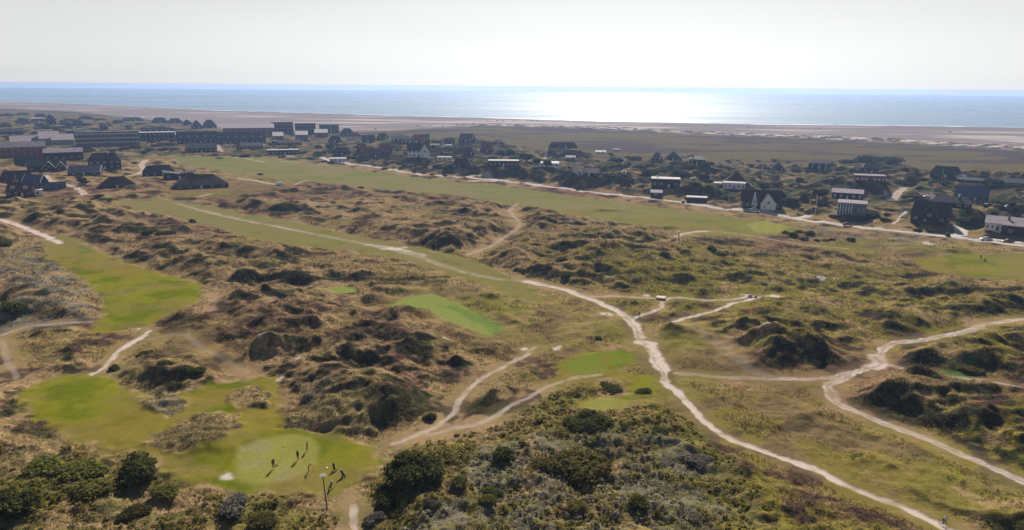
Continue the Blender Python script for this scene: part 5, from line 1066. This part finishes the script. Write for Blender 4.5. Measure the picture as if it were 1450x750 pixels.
for (u, v, w, h) in FS[235:]:
    x, y, z = ground(u, v); s_ = F / math.hypot(math.hypot(x, y), CAM_H); wm_ = w / s_; me = random.choice(FARM); a_ = np.empty(len(me.vertices) * 3, np.float32); me.vertices.foreach_get('co', a_); a_ = a_.reshape(-1, 3)
    q = random.uniform(0, 6.28); c_, s2 = math.cos(q), math.sin(q); sc = wm_ / 2.35; b_ = np.stack([x + sc * (a_[:, 0] * c_ - a_[:, 1] * s2), y + wm_ * .45 + sc * (a_[:, 0] * s2 + a_[:, 1] * c_), z - .06 * wm_ + a_[:, 2] * wm_ * h / 1.15], -1)
    V_ += b_.tolist(); Q_ += [tuple(i + k_ for i in f.vertices) for f in me.polygons]; k_ += len(a_)
me = bpy.data.meshes.new('low_shrubs'); me.from_pydata(V_, [], Q_); me.materials.append(M['leaf_pine']); o = link('low_shrubs', me); o['kind'] = 'stuff'; o['label'] = 'countless small dark shrubs on the dunes among the houses'
# wind bent pines with trunk and crown
def make_tree():
    t = thing('pine_tree', '', 'tree'); rs = np.random.RandomState(3); b = MB(); b.tube((0, 0, -.3), (.15, 0, 2.2), .2, .14, 8); b.tube((.15, 0, 2.2), (.1, .1, 4.6), .14, .05, 7)
    for k in range(7): a = k * 2.4; z = 1.6 + k * .4; b.tube((.12, 0, z), (.12 + 1.5 * math.cos(a), 1.5 * math.sin(a), z + .7), .06, .02, 5)
    b.build('trunk', 'bark', t); c = link('crown', leafy('crown', 'leaf_pine', 1100, 11, .11, 77, .9), t, (0, 0, 1.6)); c.scale = (2.3, 2.3, 3.4); return t
tp = None
for (u, v, h, lb) in [(775, 238, 13, 'dark pine behind the left part of the disc shaped white roof'), (745, 232, 17, 'tallest dark pine in the wood behind the long white roofed house'), (722, 226, 17, 'dark pine above the right end of the long white roofed house'), (711, 225, 15, 'lone dark pine left of the wood, above the long white roofed house'),
      (760, 236, 14, 'dark pine near the small red flag'), (742, 254, 12, 'dark pine beside the road below the long white roofed house'), (117, 262, 11, 'small dark pine beside the sandy drive of the left cluster'), (1288, 262, 14, 'broad dark pine above the forked sandy drive'), (1131, 263, 13, 'dark pine in the hollow right of the thin flagpole'),
      (1160, 284, 18, 'dark pine left of the low black cabin with pale windows'), (467, 215, 13, 'dark pine left of the thatched house above the road'), (1107, 285, 14, 'dark pine at the right end of the half timbered house')]:
    x, y, z = ground(u, v); s = F / math.hypot(math.hypot(x, y), CAM_H); k = h / s / 5.2
    if tp is None: tp = make_tree(); tp.location = (x, y, z); tp.scale = (k * 1.2, k * 1.2, k); tp['label'] = lb; tp['group'] = 'pines between the houses'
    else: dup(tp, (x, y, z), rs.uniform(0, 6), lb, 'pines between the houses', (k * rs.uniform(1, 1.5), k * 1.2, k))
# ---- scrub and grass nobody could count
def cover(name, label, n, rng, kind, seed, mat):
    rs = np.random.RandomState(seed); r0, r1 = rng
    r = np.sqrt(rs.uniform(r0 ** 2, r1 ** 2, n)) if kind != 'grass' else np.exp(rs.uniform(math.log(r0), math.log(r1), n))
    a = rs.uniform(R(-41), R(41), n); x = r * np.sin(a); y = r * np.cos(a)
    rgh = hgt(x, y, mF) + hgt(x, y, mG) + hgt(x, y, mP) * 1.6 + hgt(x, y, mPw) * .7 + hgt(x, y, mR) * 2 + .3 * hgt(x, y, mS)
    for p in wK: rgh = rgh + .22 * poly_mask(x, y, p, 1)
    dens = fbm(x, y, 9, 3, 200 + seed); keep = (rgh < .25 + .2 * dens) & (dens > rs.uniform(-.5, .3, n))
    if kind != 'grass': keep &= (hgt(x, y, fore + 0 * X) > rs.uniform(.05, .8, n)) 
    x, y, r = x[keep], y[keep], r[keep]; n = len(x); z = hgt(x, y); k = 26 if kind != 'grass' else 7
    tintn = fbm(x, y, 7, 2, 230); tn2 = fbm(x, y, 14, 2, 240)
    pal = np.array([(.14, .145, .034), (.22, .195, .045), (.25, .23, .185), (.26, .175, .065), (.11, .115, .032)]) if kind != 'grass' else np.array([(.30, .225, .10), (.18, .155, .05), (.09, .055, .04), (.16, .14, .045), (.05, .05, .025)])
    gm = np.zeros(n)
    for p in wGy: gm = np.maximum(gm, poly_mask(x, y, p, 4))
    ci = np.clip(((tintn + .5 * rs.randn(n) * .5 + .6) * 2.6).astype(int), 0, 4)
    if kind != 'grass': ci = np.where((gm > .4) & (rs.rand(n) < .35), 2, np.where((ci == 2) & (gm < .4), 1, ci))
    gcl = np.stack([hgt(x, y, GC[..., q_]) for q_ in range(3)], -1); col = lerp(pal[ci], gcl * 1.15, .35 if kind != 'grass' else .55) * rs.uniform(.8, 1.25, (n, 1)) * (1.2 if kind != 'grass' else 1)
    P = np.repeat(np.stack([x, y, z], -1), k, 0); m = n * k; sz = np.repeat(rs.uniform(.16, .42, n) * (1 + .8 * np.clip(tn2, 0, 1)), k) if kind != 'grass' else np.repeat(rs.uniform(.18, .36, n) * np.clip(r / 170, .8, 1.5), k)
    if kind != 'grass':
        d = rs.randn(m, 3); d /= np.linalg.norm(d, axis=1, keepdims=True); d[:, 2] = np.abs(d[:, 2]); c = P + d * sz[:, None] * np.array([1, 1, .85]); nr = d + .7 * rs.randn(m, 3)
        e = np.cross(nr, rs.randn(m, 3)); e /= np.linalg.norm(e, axis=1, keepdims=True); f = np.cross(nr / np.linalg.norm(nr, axis=1, keepdims=True), e); s = (.09 + .07 * rs.rand(m))[:, None] * (1 + sz[:, None])
        V = np.stack([c - e * s, c - f * s * .6, c + e * s, c + f * s * .6], 1).reshape(-1, 3); q = 4
    else:
        an = rs.uniform(0, 6.28, m); d = np.stack([np.cos(an), np.sin(an), np.zeros(m)], -1); b0 = P + d * sz[:, None] * .25; e = np.stack([-np.sin(an), np.cos(an), np.zeros(m)], -1)
        w = sz[:, None] * .22; tip = b0 + d * sz[:, None] * rs.uniform(.2, .9, (m, 1)) + np.array([0, 0, 1]) * sz[:, None] * rs.uniform(.7, 1.2, (m, 1)); b0[:, 2] -= .08
        V = np.stack([b0 - e * w, b0 + e * w, tip], 1).reshape(-1, 3); q = 3
    me = bpy.data.meshes.new(name); me.vertices.add(len(V)); me.vertices.foreach_set('co', V.astype(np.float32).ravel()); me.loops.add(len(V)); me.loops.foreach_set('vertex_index', np.arange(len(V), dtype=np.int32))
    me.polygons.add(m); me.polygons.foreach_set('loop_start', np.arange(0, m * q, q, dtype=np.int32)); me.update()
    at_ = me.attributes.new('tint', 'FLOAT_COLOR', 'POINT'); cc = np.concatenate([np.repeat(col, k * q, 0), np.ones((m * q, 1))], 1).astype(np.float32); at_.data.foreach_set('color', cc.ravel())
    me.materials.append(M[mat]); o = link(name, me); o['kind'] = 'stuff'; o['label'] = label
m, nt, b = newmat('scrub'); M['scrub'] = m; ta = node(nt, 'ShaderNodeAttribute', attribute_name='tint'); gr_ = node(nt, 'ShaderNodeNewGeometry').outputs['Random Per Island']
hs = node(nt, 'ShaderNodeHueSaturation'); nt.links.new(ta.outputs['Color'], hs.inputs['Color']); nt.links.new(mrange(nt, gr_, 0, 1, .65, 1.35), hs.inputs['Value']); nt.links.new(hs.outputs[0], b.inputs['Base Color']); b.inputs['Roughness'].default_value = .9; b.inputs['Specular IOR Level'].default_value = 0; translucent(m, .55)
cover('heath_scrub', 'mixed grey, olive and brown heath scrub covering the foreground', 16000, (78, 150), 'scrub', 1, 'scrub')
cover('dune_grass', 'dry tufts of dune grass and heather over the dunes', 130000, (82, 330), 'grass', 2, 'scrub')
build_sea(); build_haze()
